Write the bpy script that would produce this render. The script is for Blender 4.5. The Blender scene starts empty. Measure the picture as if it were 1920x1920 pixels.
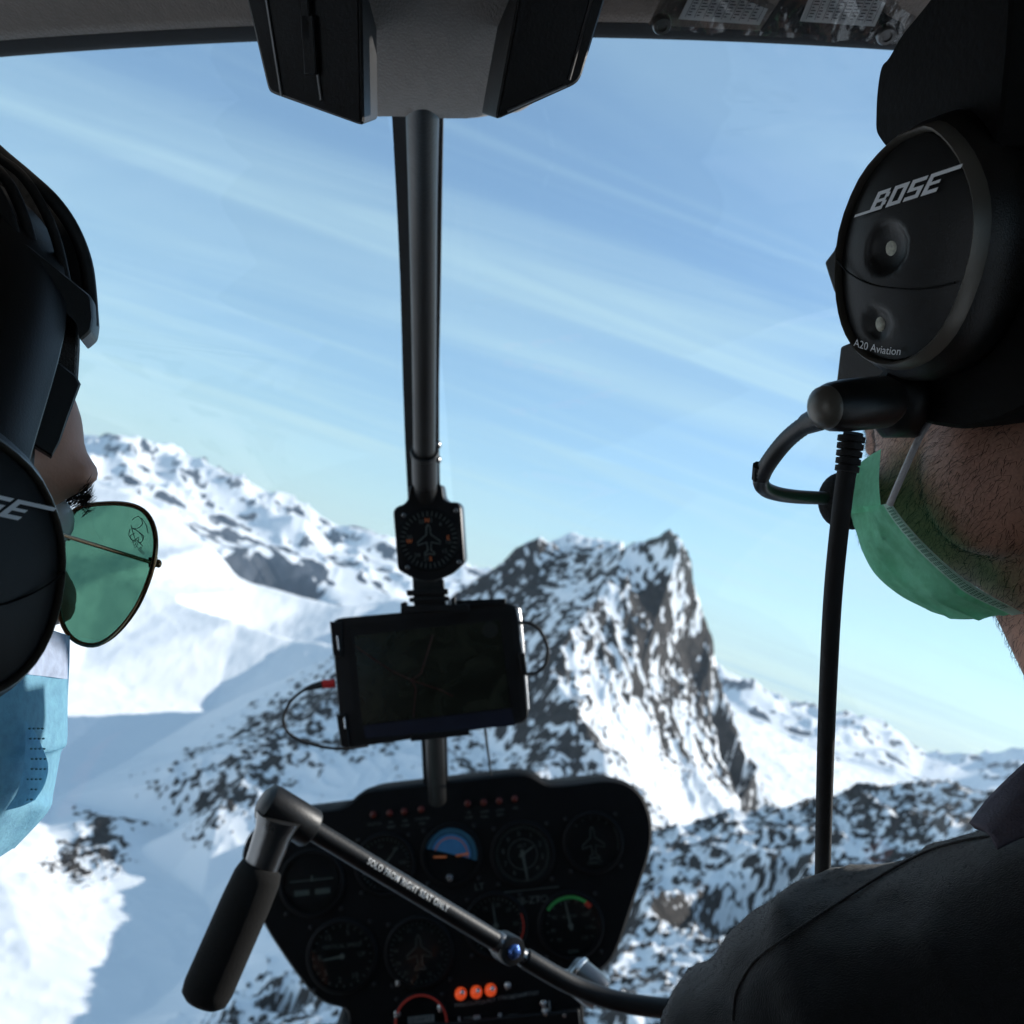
import bpy, bmesh, math, random
import numpy as np
from mathutils import Vector, Matrix, geometry as mgeo

random.seed(7)
rng = np.random.default_rng(11)
R = math.radians
scene = bpy.context.scene
COL = scene.collection

# ---------------------------------------------------------------- camera
FOV = R(55.0)
FPX = 960.0 / math.tan(FOV / 2)          # focal length in photograph pixels (1920 wide)
ROLL, PITCH = R(-18.5), R(5.6)           # the helicopter banks left: horizon falls to the right
# cockpit frame: X right, Y forward, Z up, origin at the lens; M takes it to the world (Z true up)
M = (Matrix.Rotation(PITCH, 4, 'X') @ Matrix.Rotation(ROLL, 4, 'Y'))
cam_d = bpy.data.cameras.new('camera')
cam = bpy.data.objects.new('camera', cam_d)
COL.objects.link(cam)
cam.matrix_world = M @ Matrix.Rotation(R(90), 4, 'X')
cam_d.sensor_width = 36.0
cam_d.angle = FOV
cam_d.clip_start = 0.01
cam_d.clip_end = 60000
cam_d.dof.use_dof = True
cam_d.dof.focus_distance = 0.40
cam_d.dof.aperture_fstop = 17.0
scene.camera = cam

# ---------------------------------------------------------------- sky and sun
SUN_EL, SUN_AZ = R(29.0), R(66.0)        # azimuth from straight ahead (+Y) towards the right (+X)
sun_dir = Vector((math.sin(SUN_AZ) * math.cos(SUN_EL), math.cos(SUN_AZ) * math.cos(SUN_EL), math.sin(SUN_EL)))
world = bpy.data.worlds.new('World')
scene.world = world
world.use_nodes = True
wn, wl = world.node_tree.nodes, world.node_tree.links
wn.clear()
w_out = wn.new('ShaderNodeOutputWorld')
w_bg = wn.new('ShaderNodeBackground')
w_sky = wn.new('ShaderNodeTexSky')
w_sky.sky_type = 'NISHITA'
w_sky.sun_disc = False
w_sky.sun_elevation = SUN_EL
w_sky.sun_rotation = SUN_AZ
w_sky.altitude = 1500
w_sky.air_density = 1.25
w_sky.dust_density = 0.25
w_sky.ozone_density = 4.5
w_bg.inputs['Strength'].default_value = 0.13
# cirrus: streaks on a flat layer high above (direction / elevation), drawn out along one wind direction
tc = wn.new('ShaderNodeTexCoord')
sep = wn.new('ShaderNodeSeparateXYZ')
wl.new(tc.outputs['Generated'], sep.inputs[0])
def wmath(op, a, b=None, c=None, clamp=False):
    n = wn.new('ShaderNodeMath'); n.operation = op; n.use_clamp = clamp
    for i, v in enumerate((a, b, c)):
        if v is None: continue
        if isinstance(v, (int, float)): n.inputs[i].default_value = v
        else: wl.new(v, n.inputs[i])
    return n.outputs[0]
zc = wmath('MAXIMUM', wmath('ADD', sep.outputs['Z'], 0.09), 0.05)
ux = wmath('DIVIDE', sep.outputs['X'], zc)
uy = wmath('DIVIDE', sep.outputs['Y'], zc)
comb = wn.new('ShaderNodeCombineXYZ')
wl.new(ux, comb.inputs[0]); wl.new(uy, comb.inputs[1])
def cirrus(rot, sx, sy, scale, detail, dist, lo, hi):
    mp = wn.new('ShaderNodeMapping'); mp.vector_type = 'POINT'
    mp.inputs['Rotation'].default_value = (0, 0, rot)
    mp.inputs['Scale'].default_value = (sx, sy, 1)
    wl.new(comb.outputs[0], mp.inputs[0])
    nz = wn.new('ShaderNodeTexNoise'); nz.noise_dimensions = '2D'
    nz.inputs['Scale'].default_value = scale; nz.inputs['Detail'].default_value = detail
    nz.inputs['Roughness'].default_value = 0.55; nz.inputs['Distortion'].default_value = dist
    wl.new(mp.outputs[0], nz.inputs['Vector'])
    mr = wn.new('ShaderNodeMapRange'); mr.interpolation_type = 'SMOOTHSTEP'
    mr.inputs['From Min'].default_value = lo; mr.inputs['From Max'].default_value = hi
    wl.new(nz.outputs['Fac'], mr.inputs['Value'])
    return mr.outputs['Result']
c1 = cirrus(R(-6), 0.17, 0.75, 1.10, 6.0, 1.2, 0.34, 0.78)
c2 = cirrus(R(-30), 0.20, 1.5, 1.5, 8.0, 1.1, 0.40, 0.80)
c3 = cirrus(R(20), 0.45, 0.6, 0.45, 3.0, 0.3, 0.28, 0.72)
cover = wmath('MULTIPLY', wmath('ADD', wmath('MULTIPLY', c1, 0.42), wmath('MULTIPLY', c2, 0.75)), wmath('ADD', wmath('MULTIPLY', c3, 0.75), 0.30))
veil = wmath('MULTIPLY', wmath('DIVIDE', 0.10, zc), 0.42)          # the thin layer is seen edge-on near the horizon
cover = wmath('ADD', wmath('MULTIPLY', cover, 0.62), wmath('ADD', veil, 0.06), clamp=True)
w_mix = wn.new('ShaderNodeMix'); w_mix.data_type = 'RGBA'
wl.new(cover, w_mix.inputs[0])
wl.new(w_sky.outputs[0], w_mix.inputs[6])
w_mix.inputs[7].default_value = (4.0, 5.3, 5.9, 1)   # sunlit ice cloud, in the sky texture's own units
w_bal = wn.new('ShaderNodeMix'); w_bal.data_type = 'RGBA'; w_bal.blend_type = 'MULTIPLY'; w_bal.inputs[0].default_value = 1.0
wl.new(w_mix.outputs[2], w_bal.inputs[6]); w_bal.inputs[7].default_value = (.92, 1.0, .98, 1)      # the photograph's cool white balance
wl.new(w_bal.outputs[2], w_bg.inputs['Color'])
wl.new(w_bg.outputs[0], w_out.inputs[0])

sun_l = bpy.data.lights.new('sun', 'SUN')
sun_l.energy = 5.0
sun_l.angle = R(0.53)
sun_l.color = (1.0, 0.95, 0.88)
sun = bpy.data.objects.new('sun', sun_l)
COL.objects.link(sun)
sun.matrix_world = Matrix.Translation((0, 0, 30)) @ sun_dir.to_track_quat('Z', 'Y').to_matrix().to_4x4()

# ---------------------------------------------------------------- picture settings
scene.view_settings.view_transform = 'Standard'
scene.view_settings.look = 'None'
scene.view_settings.exposure = 0.40
scene.view_settings.gamma = 1.0
scene.view_settings.use_curve_mapping = False
scene.render.engine = 'CYCLES'
scene.cycles.use_denoising = True
scene.cycles.max_bounces = 10
scene.cycles.diffuse_bounces = 5
scene.cycles.glossy_bounces = 4
scene.cycles.transmission_bounces = 6
scene.cycles.transparent_max_bounces = 16
scene.cycles.caustics_reflective = False
scene.cycles.caustics_refractive = False

# ---------------------------------------------------------------- helpers: pixels to cockpit points
def px(x, y, d):
    """photograph pixel at depth d metres -> cockpit point"""
    return Vector(((x - 960) / FPX * d, d, -(y - 960) / FPX * d))
def unp(x, y, p0, n):
    """photograph pixel -> point on the cockpit plane through p0 with normal n"""
    r = Vector(((x - 960) / FPX, 1.0, -(y - 960) / FPX))
    return r * (p0.dot(n) / r.dot(n))

# ---------------------------------------------------------------- helpers: materials
MATS = {}
def new_mat(name):
    m = bpy.data.materials.new(name); m.use_nodes = True
    m.node_tree.nodes.clear()
    MATS[name] = m
    return m, m.node_tree.nodes, m.node_tree.links
def pmat(name, col, rough=0.6, metal=0.0, var=0.15, nscale=60.0, bump=0.15, bscale=None, spec=0.4, coat=0.0, sheen=0.0, trans=0.0, stretch=(1, 1, 1), emit=None, subs=0.0):
    """plain procedural material: noise-varied colour and roughness with fine noise relief"""
    m, n, l = new_mat(name)
    o = n.new('ShaderNodeOutputMaterial'); b = n.new('ShaderNodeBsdfPrincipled')
    t = n.new('ShaderNodeTexCoord'); mp = n.new('ShaderNodeMapping')
    mp.inputs['Scale'].default_value = stretch
    l.new(t.outputs['Object'], mp.inputs[0])
    z = n.new('ShaderNodeTexNoise'); z.inputs['Scale'].default_value = nscale; z.inputs['Detail'].default_value = 5
    l.new(mp.outputs[0], z.inputs['Vector'])
    r = n.new('ShaderNodeValToRGB')
    c = np.array(col[:3])
    r.color_ramp.elements[0].position = 0.25; r.color_ramp.elements[1].position = 0.75
    r.color_ramp.elements[0].color = (*(c * (1 - var)), 1); r.color_ramp.elements[1].color = (*(c * (1 + var)), 1)
    l.new(z.outputs['Fac'], r.inputs[0]); l.new(r.outputs[0], b.inputs['Base Color'])
    mr = n.new('ShaderNodeMapRange')
    mr.inputs['To Min'].default_value = max(0.02, rough - 0.10); mr.inputs['To Max'].default_value = min(1.0, rough + 0.10)
    l.new(z.outputs['Fac'], mr.inputs['Value']); l.new(mr.outputs[0], b.inputs['Roughness'])
    b.inputs['Metallic'].default_value = metal
    b.inputs['Specular IOR Level'].default_value = spec
    b.inputs['Coat Weight'].default_value = coat
    b.inputs['Sheen Weight'].default_value = sheen
    b.inputs['Transmission Weight'].default_value = trans
    if subs:
        b.inputs['Subsurface Weight'].default_value = subs
        b.inputs['Subsurface Radius'].default_value = (0.012, 0.004, 0.002)
        b.inputs['Subsurface Scale'].default_value = 0.6
    if emit:
        b.inputs['Emission Color'].default_value = (*emit[:3], 1); b.inputs['Emission Strength'].default_value = emit[3]
    if bump:
        z2 = n.new('ShaderNodeTexNoise'); z2.inputs['Scale'].default_value = bscale or nscale * 6; z2.inputs['Detail'].default_value = 4
        l.new(mp.outputs[0], z2.inputs['Vector'])
        bp = n.new('ShaderNodeBump'); bp.inputs['Strength'].default_value = bump; bp.inputs['Distance'].default_value = 0.001
        l.new(z2.outputs['Fac'], bp.inputs['Height']); l.new(bp.outputs[0], b.inputs['Normal'])
    l.new(b.outputs[0], o.inputs[0])
    return m

# ---------------------------------------------------------------- helpers: meshes and objects
class MB:
    """collects faces; build() links them as one mesh object"""
    def __init__(s): s.v, s.f = [], []
    def add(s, v, f):
        o = len(s.v); s.v += [Vector(p) for p in v]; s.f += [tuple(i + o for i in q) for q in f]; return s
    def box(s, c, ax, ay, az):
        """centre and three half-axis vectors"""
        c, ax, ay, az = Vector(c), Vector(ax), Vector(ay), Vector(az)
        v = [c + ax * i + ay * j + az * k for i in (-1, 1) for j in (-1, 1) for k in (-1, 1)]
        f = [(0, 1, 3, 2), (4, 6, 7, 5), (0, 4, 5, 1), (2, 3, 7, 6), (0, 2, 6, 4), (1, 5, 7, 3)]
        return s.add(v, f)
    def prism(s, pts, ext, inset=0.0, lip=0.0):
        """closed outline pts pushed along ext; optional chamfer on the near (pts) side"""
        pts = [Vector(p) for p in pts]; n = len(pts); ext = Vector(ext)
        rings = []
        if inset:
            c = sum(pts, Vector()) / n
            e = ext.normalized()
            rings.append([p + (c - p).normalized() * inset for p in pts])
            rings.append([p + e * lip for p in pts])
        else:
            rings.append(pts)
        rings.append([p + ext for p in pts])
        v = [p for r_ in rings for p in r_]; f = []
        for k in range(len(rings) - 1):
            for i in range(n):
                j = (i + 1) % n
                f.append((k * n + i, k * n + j, (k + 1) * n + j, (k + 1) * n + i))
        f.append(tuple(range(n))[::-1]); f.append(tuple(range((len(rings) - 1) * n, len(rings) * n)))
        return s.add(v, f)
    def tube(s, path, rad, seg=12, caps=True, flat=None):
        """swept tube; rad scalar or list; flat = (scale, axis) squeezes the section along axis"""
        path = [Vector(p) for p in path]; n = len(path)
        rad = [rad] * n if isinstance(rad, (int, float)) else list(rad)
        v, f = [], []
        prev = None
        for i, p in enumerate(path):
            t = (path[min(i + 1, n - 1)] - path[max(i - 1, 0)]).normalized()
            if prev is None:
                a = t.orthogonal().normalized()
            else:
                a = (prev - t * prev.dot(t)).normalized()
            prev = a
            b = t.cross(a)
            for k in range(seg):
                w = 2 * math.pi * k / seg
                q = (a * math.cos(w) + b * math.sin(w)) * rad[i]
                if flat: q = q - flat[1] * q.dot(flat[1]) * (1 - flat[0])
                v.append(p + q)
        for i in range(n - 1):
            for k in range(seg):
                k2 = (k + 1) % seg
                f.append((i * seg + k, i * seg + k2, (i + 1) * seg + k2, (i + 1) * seg + k))
        if caps:
            f.append(tuple(range(seg))[::-1]); f.append(tuple(range((n - 1) * seg, n * seg)))
        return s.add(v, f)
    def lathe(s, c, axis, prof, seg=24, ref=None, sx=1.0):
        """profile [(radius, height)] about an axis through c; sx squeezes along ref"""
        c, axis = Vector(c), Vector(axis).normalized()
        a = (Vector(ref) - axis * Vector(ref).dot(axis)).normalized() if ref is not None else axis.orthogonal().normalized()
        b = axis.cross(a)
        v, f = [], []
        for r_, h in prof:
            for k in range(seg):
                w = 2 * math.pi * k / seg
                v.append(c + axis * h + a * (math.cos(w) * r_ * sx) + b * (math.sin(w) * r_))
        for i in range(len(prof) - 1):
            for k in range(seg):
                k2 = (k + 1) % seg
                f.append((i * seg + k, i * seg + k2, (i + 1) * seg + k2, (i + 1) * seg + k))
        if prof[0][0] > 1e-5: f.append(tuple(range(seg))[::-1])
        if prof[-1][0] > 1e-5: f.append(tuple(range((len(prof) - 1) * seg, len(prof) * seg)))
        return s.add(v, f)
    def grid(s, rows, close_u=False):
        """rows of equal-length point lists -> quads"""
        nr, nc = len(rows), len(rows[0])
        v = [p for r_ in rows for p in r_]
        f = []
        for i in range(nr - 1):
            for j in range(nc if close_u else nc - 1):
                j2 = (j + 1) % nc
                f.append((i * nc + j, i * nc + j2, (i + 1) * nc + j2, (i + 1) * nc + j))
        return s.add(v, f)
    def ball(s, c, ax, ay, az, nu=20, nv=12):
        c = Vector(c); ax, ay, az = Vector(ax), Vector(ay), Vector(az)
        rows = []
        for i in range(nv + 1):
            th = math.pi * (i + 1e-3) / (nv + 2e-3)
            rows.append([c + ax * (math.sin(th) * math.cos(2 * math.pi * k / nu)) + ay * (math.sin(th) * math.sin(2 * math.pi * k / nu)) + az * math.cos(th) for k in range(nu)])
        return s.grid(rows, True)
    def mesh(s, name, base):
        me = bpy.data.meshes.new(name)
        me.from_pydata([tuple(p - base) for p in s.v], [], s.f)
        bm = bmesh.new(); bm.from_mesh(me)
        bmesh.ops.remove_doubles(bm, verts=bm.verts, dist=1e-6)
        bmesh.ops.recalc_face_normals(bm, faces=bm.faces)
        bm.to_mesh(me); bm.free()
        return me

BASE = {}
def thing(name, label, cat, base, group=None):
    """an Empty at the thing's base, carried by the banked cockpit frame"""
    o = bpy.data.objects.new(name, None); COL.objects.link(o)
    base = Vector(base)
    o.matrix_world = M @ Matrix.Translation(base)
    o.empty_display_size = 0.05
    o['label'] = label; o['category'] = cat
    if group: o['group'] = group
    BASE[o.name] = base
    return o
def part(name, mb, mat, parent, smooth=35, bevel=0.0, label=None, subsurf=0, solid=0.0, kind=None, bseg=2):
    """one mesh object under a thing or a part (coordinates stay in the cockpit frame)"""
    base = BASE[parent.name]
    me = mb.mesh(name, base)
    o = bpy.data.objects.new(name, me); COL.objects.link(o)
    o.parent = parent
    BASE[o.name] = base
    me.materials.append(mat if not isinstance(mat, str) else MATS[mat])
    if smooth:
        for p in me.polygons: p.use_smooth = True
        me.set_sharp_from_angle(angle=R(smooth))
    if solid:
        md = o.modifiers.new('solidify', 'SOLIDIFY'); md.thickness = solid; md.offset = 0
    if bevel:
        md = o.modifiers.new('bevel', 'BEVEL'); md.width = bevel; md.segments = bseg; md.limit_method = 'ANGLE'; md.angle_limit = R(30)
    if subsurf:
        md = o.modifiers.new('subsurf', 'SUBSURF'); md.levels = subsurf; md.render_levels = subsurf
    if label: o['label'] = label
    if kind: o['kind'] = kind
    return o
def bez(pts, n=24):
    """smooth Catmull-Rom path through points"""
    pts = [Vector(p) for p in pts]
    q = [pts[0] * 2 - pts[1]] + pts + [pts[-1] * 2 - pts[-2]]
    out = []
    k = max(2, n // (len(pts) - 1))
    for i in range(1, len(q) - 2):
        for j in range(k):
            t = j / k
            a, b, c, d = q[i - 1], q[i], q[i + 1], q[i + 2]
            out.append(0.5 * ((2 * b) + (c - a) * t + (2 * a - 5 * b + 4 * c - d) * t * t + (3 * b - a - 3 * c + d) * t ** 3))
    out.append(pts[-1])
    return out
def rounded(pts, rad, seg=4):
    """round the corners of a closed 3D polygon; rad scalar or list"""
    pts = [Vector(p) for p in pts]; n = len(pts); out = []
    for i, p in enumerate(pts):
        r_ = rad[i] if isinstance(rad, (list, tuple)) else rad
        a, b = pts[i - 1] - p, pts[(i + 1) % n] - p
        ra = min(r_, a.length * 0.48); rb = min(r_, b.length * 0.48)
        if ra < 1e-6: out.append(p); continue
        p0, p1 = p + a.normalized() * ra, p + b.normalized() * rb
        for k in range(seg + 1):
            t = k / seg
            out.append(p0 * (1 - t) ** 2 + p * (2 * t * (1 - t)) + p1 * t * t)
    return out
def text_geo(s, size=1.0, align='CENTER', shear=0.0, bold=0.0, space=1.0):
    """flat lettering as (verts2d, faces)"""
    cu = bpy.data.curves.new('lettering', 'FONT'); cu.body = s; cu.size = size; cu.align_x = align; cu.align_y = 'CENTER'
    cu.shear = shear; cu.offset = bold; cu.space_character = space; cu.resolution_u = 3
    ob = bpy.data.objects.new('lettering', cu); COL.objects.link(ob)
    dg = bpy.context.evaluated_depsgraph_get()
    me = ob.evaluated_get(dg).to_mesh()
    v = [(p.co.x, p.co.y) for p in me.vertices]; f = [tuple(p.vertices) for p in me.polygons]
    ob.evaluated_get(dg).to_mesh_clear()
    bpy.data.objects.remove(ob); bpy.data.curves.remove(cu)
    return v, f
def put_text(mb, s, c, eu, ev, size, **k):
    v, f = text_geo(s, size, **k)
    mb.add([c + eu * a + ev * b for a, b in v], f)
    return mb
# ================================================================ terrain (true world coordinates, camera at the origin)
M3 = np.array(M.to_3x3())
def wpt(x, y, D=None, z=None):
    """photograph pixel -> world point at horizontal distance D, or where its ray meets height z"""
    w = M3 @ np.array([(x - 960) / FPX, 1.0, -(y - 960) / FPX])
    h = math.hypot(w[0], w[1])
    if D is None: D = z * h / w[2]
    return np.array([w[0] / h * D, w[1] / h * D, w[2] / h * D])
def polar(az, D, z):
    return np.array([math.sin(R(az)) * D, math.cos(R(az)) * D, z])

def _hash(ix, iy, seed):
    h = (ix.astype(np.int64) * 374761393 + iy.astype(np.int64) * 668265263 + seed * 974711) & 0x7fffffff
    h = ((h ^ (h >> 13)) * 1274126177) & 0x7fffffff
    h = h ^ (h >> 16)
    return (h & 0xffff) / 65535.0 * 2 * math.pi
def perlin(x, y, seed=0):
    x0, y0 = np.floor(x), np.floor(y)
    fx, fy = x - x0, y - y0
    u = fx * fx * fx * (fx * (fx * 6 - 15) + 10); v = fy * fy * fy * (fy * (fy * 6 - 15) + 10)
    def g(i, j):
        a = _hash(x0 + i, y0 + j, seed)
        return np.cos(a) * (fx - i) + np.sin(a) * (fy - j)
    return (g(0, 0) * (1 - u) + g(1, 0) * u) * (1 - v) + (g(0, 1) * (1 - u) + g(1, 1) * u) * v
def fbm(x, y, o=5, seed=0, gain=0.5):
    s = 0; a = 1.0
    for i in range(o):
        s = s + a * perlin(x * 2.0 ** i, y * 2.0 ** i, seed + i * 17); a *= gain
    return s * 1.4
def ridged(x, y, o=5, seed=0, gain=0.5):
    s = 0; a = 1.0; w = 1.0
    for i in range(o):
        n = 1 - np.abs(perlin(x * 2.0 ** i, y * 2.0 ** i, seed + i * 31)) * 1.9
        n = n * n * w; w = np.clip(n * 1.2, 0, 1)
        s = s + a * n; a *= gain
    return s - 0.9
def sstep(a, b, x):
    t = np.clip((x - a) / (b - a), 0, 1); return t * t * (3 - 2 * t)
def blur(a, n):
    for _ in range(n):
        a[1:-1] = a[:-2] * .25 + a[1:-1] * .5 + a[2:] * .25
        a[:, 1:-1] = a[:, :-2] * .25 + a[:, 1:-1] * .5 + a[:, 2:] * .25
    return a

FK = 1.17                                     # depth of the valley floor below the ridges
CP, EDGE = [], []
def cp(p, rough, rock, stk=0.0):
    CP.append((*p, rough, rock, stk)); return len(CP) - 1
def chain(pts, rough, rock, stk=0.0):
    """a ridge or foot line: (px, py, D) points joined by constraint edges"""
    ids = [cp(wpt(*p[:3]) if len(p) == 3 else wpt(p[0], p[1], z=p[3]), rough, rock, stk) for p in pts]
    for a, b in zip(ids, ids[1:]): EDGE.append((a, b))
    return ids
# the pointed peak: summit ridge, right skyline, and the edge between its lit and its shaded face
sky_r = chain([(1262, 966, 1500), (1280, 1002, 1505), (1300, 1062, 1515), (1340, 1180, 1540), (1388, 1320, 1560), (1424, 1430, 1570), (1442, 1500, 1575)], 0.40, 0.68, 1.0)
rim_l = chain([(1205, 1003, 1510), (1165, 1022, 1530), (1100, 1030, 1590), (1062, 1022, 1600), (1010, 1003, 1590), (950, 1045, 1580), (862, 1106, 1560), (800, 1150, 1550)], 0.9, 0.45)
EDGE.append((sky_r[0], rim_l[0]))
arete = chain([(1165, 1050, 1470), (1125, 1110, 1400), (1062, 1190, 1320), (1030, 1248, 1275), (1085, 1330, 1225), (1135, 1420, 1185), (1178, 1500, 1155), (1205, 1560, 1135)], 0.7, 0.50, 0.4)
EDGE.append((rim_l[1], arete[0]))
foot_r = chain([(1215, 1600, 1115), (1300, 1560, 1230), (1390, 1545, 1340), (1445, 1525, 1480)], 0.25, 0.1)
for x, y, D, ro, rk in [(1235, 1150, 1450, .8, .62), (1290, 1230, 1495, .8, .76), (1180, 1200, 1390, .8, .42), (1220, 1290, 1400, .8, .72), (1330, 1330, 1490, .8, .80),
                        (1150, 1320, 1310, .5, .12), (1270, 1420, 1380, .6, .36), (1360, 1430, 1475, .7, .74), (1210, 1460, 1265, .3, .04), (1390, 1500, 1480, .8, .40), (1300, 1500, 1330, .4, .10),
                        (1240, 1050, 1490, .7, .66), (1190, 1090, 1455, .8, .34)]:
    cp(wpt(x, y, D), ro, rk, 1.0)
for x, y, D, ro, rk in [# shaded left face and the rock spur running down to the left
                        (1010, 1090, 1530, .9, .56), (930, 1120, 1530, .9, .58), (1080, 1100, 1490, .6, .28), (960, 1220, 1410, .9, .50), (1020, 1170, 1410, .6, .3), (860, 1230, 1430, .8, .46), (1050, 1400, 1190, .9, .66), (1000, 1300, 1270, .9, .66),
                        (940, 1400, 1230, .8, .38), (1090, 1500, 1140, .9, .62), (860, 1350, 1290, .6, .34), (780, 1420, 1200, .5, .26), (720, 1330, 1300, .6, .38), (620, 1305, 1310, .9, .62), (560, 1370, 1225, .9, .64),
                        (480, 1440, 1160, .9, .60), (415, 1500, 1075, .8, .55), (560, 1480, 1110, .6, .38), (640, 1460, 1140, .4, .12), (700, 1500, 1090, .4, .12), (540, 1570, 1060, .3, .12), (960, 1500, 1110, .6, .40),
                        (530, 1840, 745, .8, .53), (560, 1900, 695, .9, .62), (470, 1880, 705, .6, .38), (480, 1790, 800, .3, .1), (640, 1850, 730, .8, .55)]:
    cp(wpt(x, y, D), ro, rk)
for x, y, D, ro, rk in [(170, 1575, 905, .7, .80), (208, 1530, 935, .5, .72), (120, 1622, 868, .4, .66), (210, 1580, 900, .6, .72), (145, 1600, 885, .6, .75), (260, 1590, 905, .1, .0), (90, 1560, 915, .05, .0), (330, 1560, 960, .1, .20), (320, 1640, 880, .1, .0)]:
    cp(wpt(x, y, D * FK), ro, rk)          # lone outcrop on the snow
# lower right ridge, seen on its shaded side
crest = chain([(1140, 1600, 860), (1228, 1556, 900), (1330, 1530, 930), (1440, 1503, 960), (1560, 1483, 985), (1660, 1470, 1000), (1745, 1463, 1000), (1850, 1472, 985), (1925, 1480, 960), (2080, 1450, 930)], 1.0, 0.56)
for x, y, D, ro, rk in [(1220, 1700, 700, 1, .50), (1150, 1800, 600, 1, .52), (1120, 1900, 530, 1, .55), (1340, 1640, 780, .9, .42), (1500, 1600, 830, .9, .45), (1400, 1760, 650, 1, .50), (1300, 1880, 545, 1, .52),
                        (1650, 1560, 880, 1, .58), (1800, 1540, 880, 1, .55), (1600, 1720, 690, 1, .5), (1850, 1700, 700, 1, .5), (1500, 1920, 520, 1, .5), (1800, 1900, 540, 1, .5), (2100, 1700, 650, 1, .5), (2200, 1500, 850, 1, .5), (1000, 1900, 560, .9, .5), (1000, 1600, 850, .8, .45), (880, 1690, 790, .8, .45), (780, 1780, 740, .7, .4)]:
    cp(wpt(x, y, D), ro, rk)
# back of that ridge, the gully behind it, back of the peak
for x, y, D, dz in [(1330, 1530, 1060, -70), (1500, 1500, 1120, -85), (1700, 1470, 1160, -85), (1900, 1480, 1150, -90), (1560, 1480, 1500, -170), (1850, 1470, 1700, -200)]:
    p = wpt(x, y, D); p[2] = wpt(x, y, 950)[2] + dz; cp(p, .5, .2)
for x, y, D, dz in [(1262, 985, 1650, -240), (1340, 1180, 1580, -260), (1400, 1320, 1540, -200), (1445, 1480, 1480, -170), (1165, 1022, 1850, -260), (1010, 1006, 1850, -260), (862, 1106, 1750, -200)]:
    p = wpt(x, y, D); p[2] = wpt(x, y, 1500)[2] + dz; cp(p, .5, .3)
# small white summit just behind the shoulder
for x, y, D, dz in [(1072, 986, 1680, 0), (1120, 1003, 1670, 0), (1170, 1012, 1660, 0), (1010, 1020, 1690, 0), (1072, 988, 1800, -180), (1180, 1020, 1800, -200)]:
    p = wpt(x, y, D); p[2] += dz; cp(p, .3, .12)
# snow floor of the valley on the left, rising a little away from us
for x, y, z in [(640, 1240, -262), (520, 1290, -285), (400, 1330, -300), (250, 1420, -305), (100, 1500, -305), (-100, 1500, -300), (0, 1640, -300), (200, 1700, -303), (380, 1680, -296), (60, 1800, -305), (300, 1880, -305), (420, 1750, -296),
                (700, 1200, -270), (560, 1220, -290), (350, 1240, -300), (150, 1260, -300), (-150, 1250, -300), (-300, 1500, -300), (-200, 1850, -310), (100, 1990, -310), (500, 2000, -305), (900, 2050, -260), (1300, 2100, -230), (1900, 2100, -200), (2300, 1900, -180)]:
    cp(wpt(x, y, z=z * FK), .12, 0.0)
# smooth snow dome on the far left and low swells in front of it
for x, y, D, ro in [(180, 905, 3300, .1), (262, 925, 3250, .1), (330, 965, 3200, .12), (395, 1020, 3100, .15), (440, 1075, 3000, .2), (475, 1110, 2900, .2), (90, 900, 3400, .1), (-80, 880, 3500, .15), (-400, 760, 3600, .3),
                    (200, 1080, 2500, .2), (330, 1120, 2450, .2), (450, 1160, 2350, .2), (0, 1060, 2600, .2), (560, 1150, 2900, .25), (660, 1130, 3000, .3), (740, 1120, 3100, .3), (820, 1120, 3300, .3), (560, 1190, 2300, .2), (-300, 1050, 2700, .2), (900, 1130, 3300, .3)]:
    cp(wpt(x, y, D), ro, .06)
for x, D, z in [(180, 3900, -200), (395, 3700, -330), (475, 3500, -380), (-200, 4200, -150), (560, 4200, -420), (700, 4300, -380), (850, 4300, -330)]:
    p = wpt(x, 1000, D); p[2] = z; cp(p, .2, .05)
# rest of the country, out of the picture
for az in range(-180, 180, 15):
    for D, z in ((160, -345), (380, -355), (900, -345), (2000, -300), (3500, -240), (5200, -380)):
        if az < -28 or az > 36 or (D <= 160) or D == 5200:
            hill = 1.0 if 40 < az < 140 else 0.0
            zz = z + hill * (90 if D < 1500 else 40)
            cp(polar(az + (D % 7), D, zz + 30 * math.sin(az * D)), .6 if hill else .25, .4 if hill else .08)
CPA = np.array(CP)
_v2, _e, tris, _o1, _o2, _o3 = mgeo.delaunay_2d_cdt([Vector((p[0], p[1])) for p in CP], EDGE, [], 0, 0.01)
# attributes of the triangulation's own vertices (crossing edges may add some)
TV = np.array([(p.x, p.y) for p in _v2])
TA = np.zeros((len(TV), 4))
for i, p in enumerate(TV):
    d = np.hypot(CPA[:, 0] - p[0], CPA[:, 1] - p[1])
    k = d.argmin()
    if d[k] < 0.5: TA[i] = CPA[k, 2:6]
    else:
        w = 1 / (d + 1) ** 2; TA[i] = (CPA[:, 2:6] * w[:, None]).sum(0) / w.sum()

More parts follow.
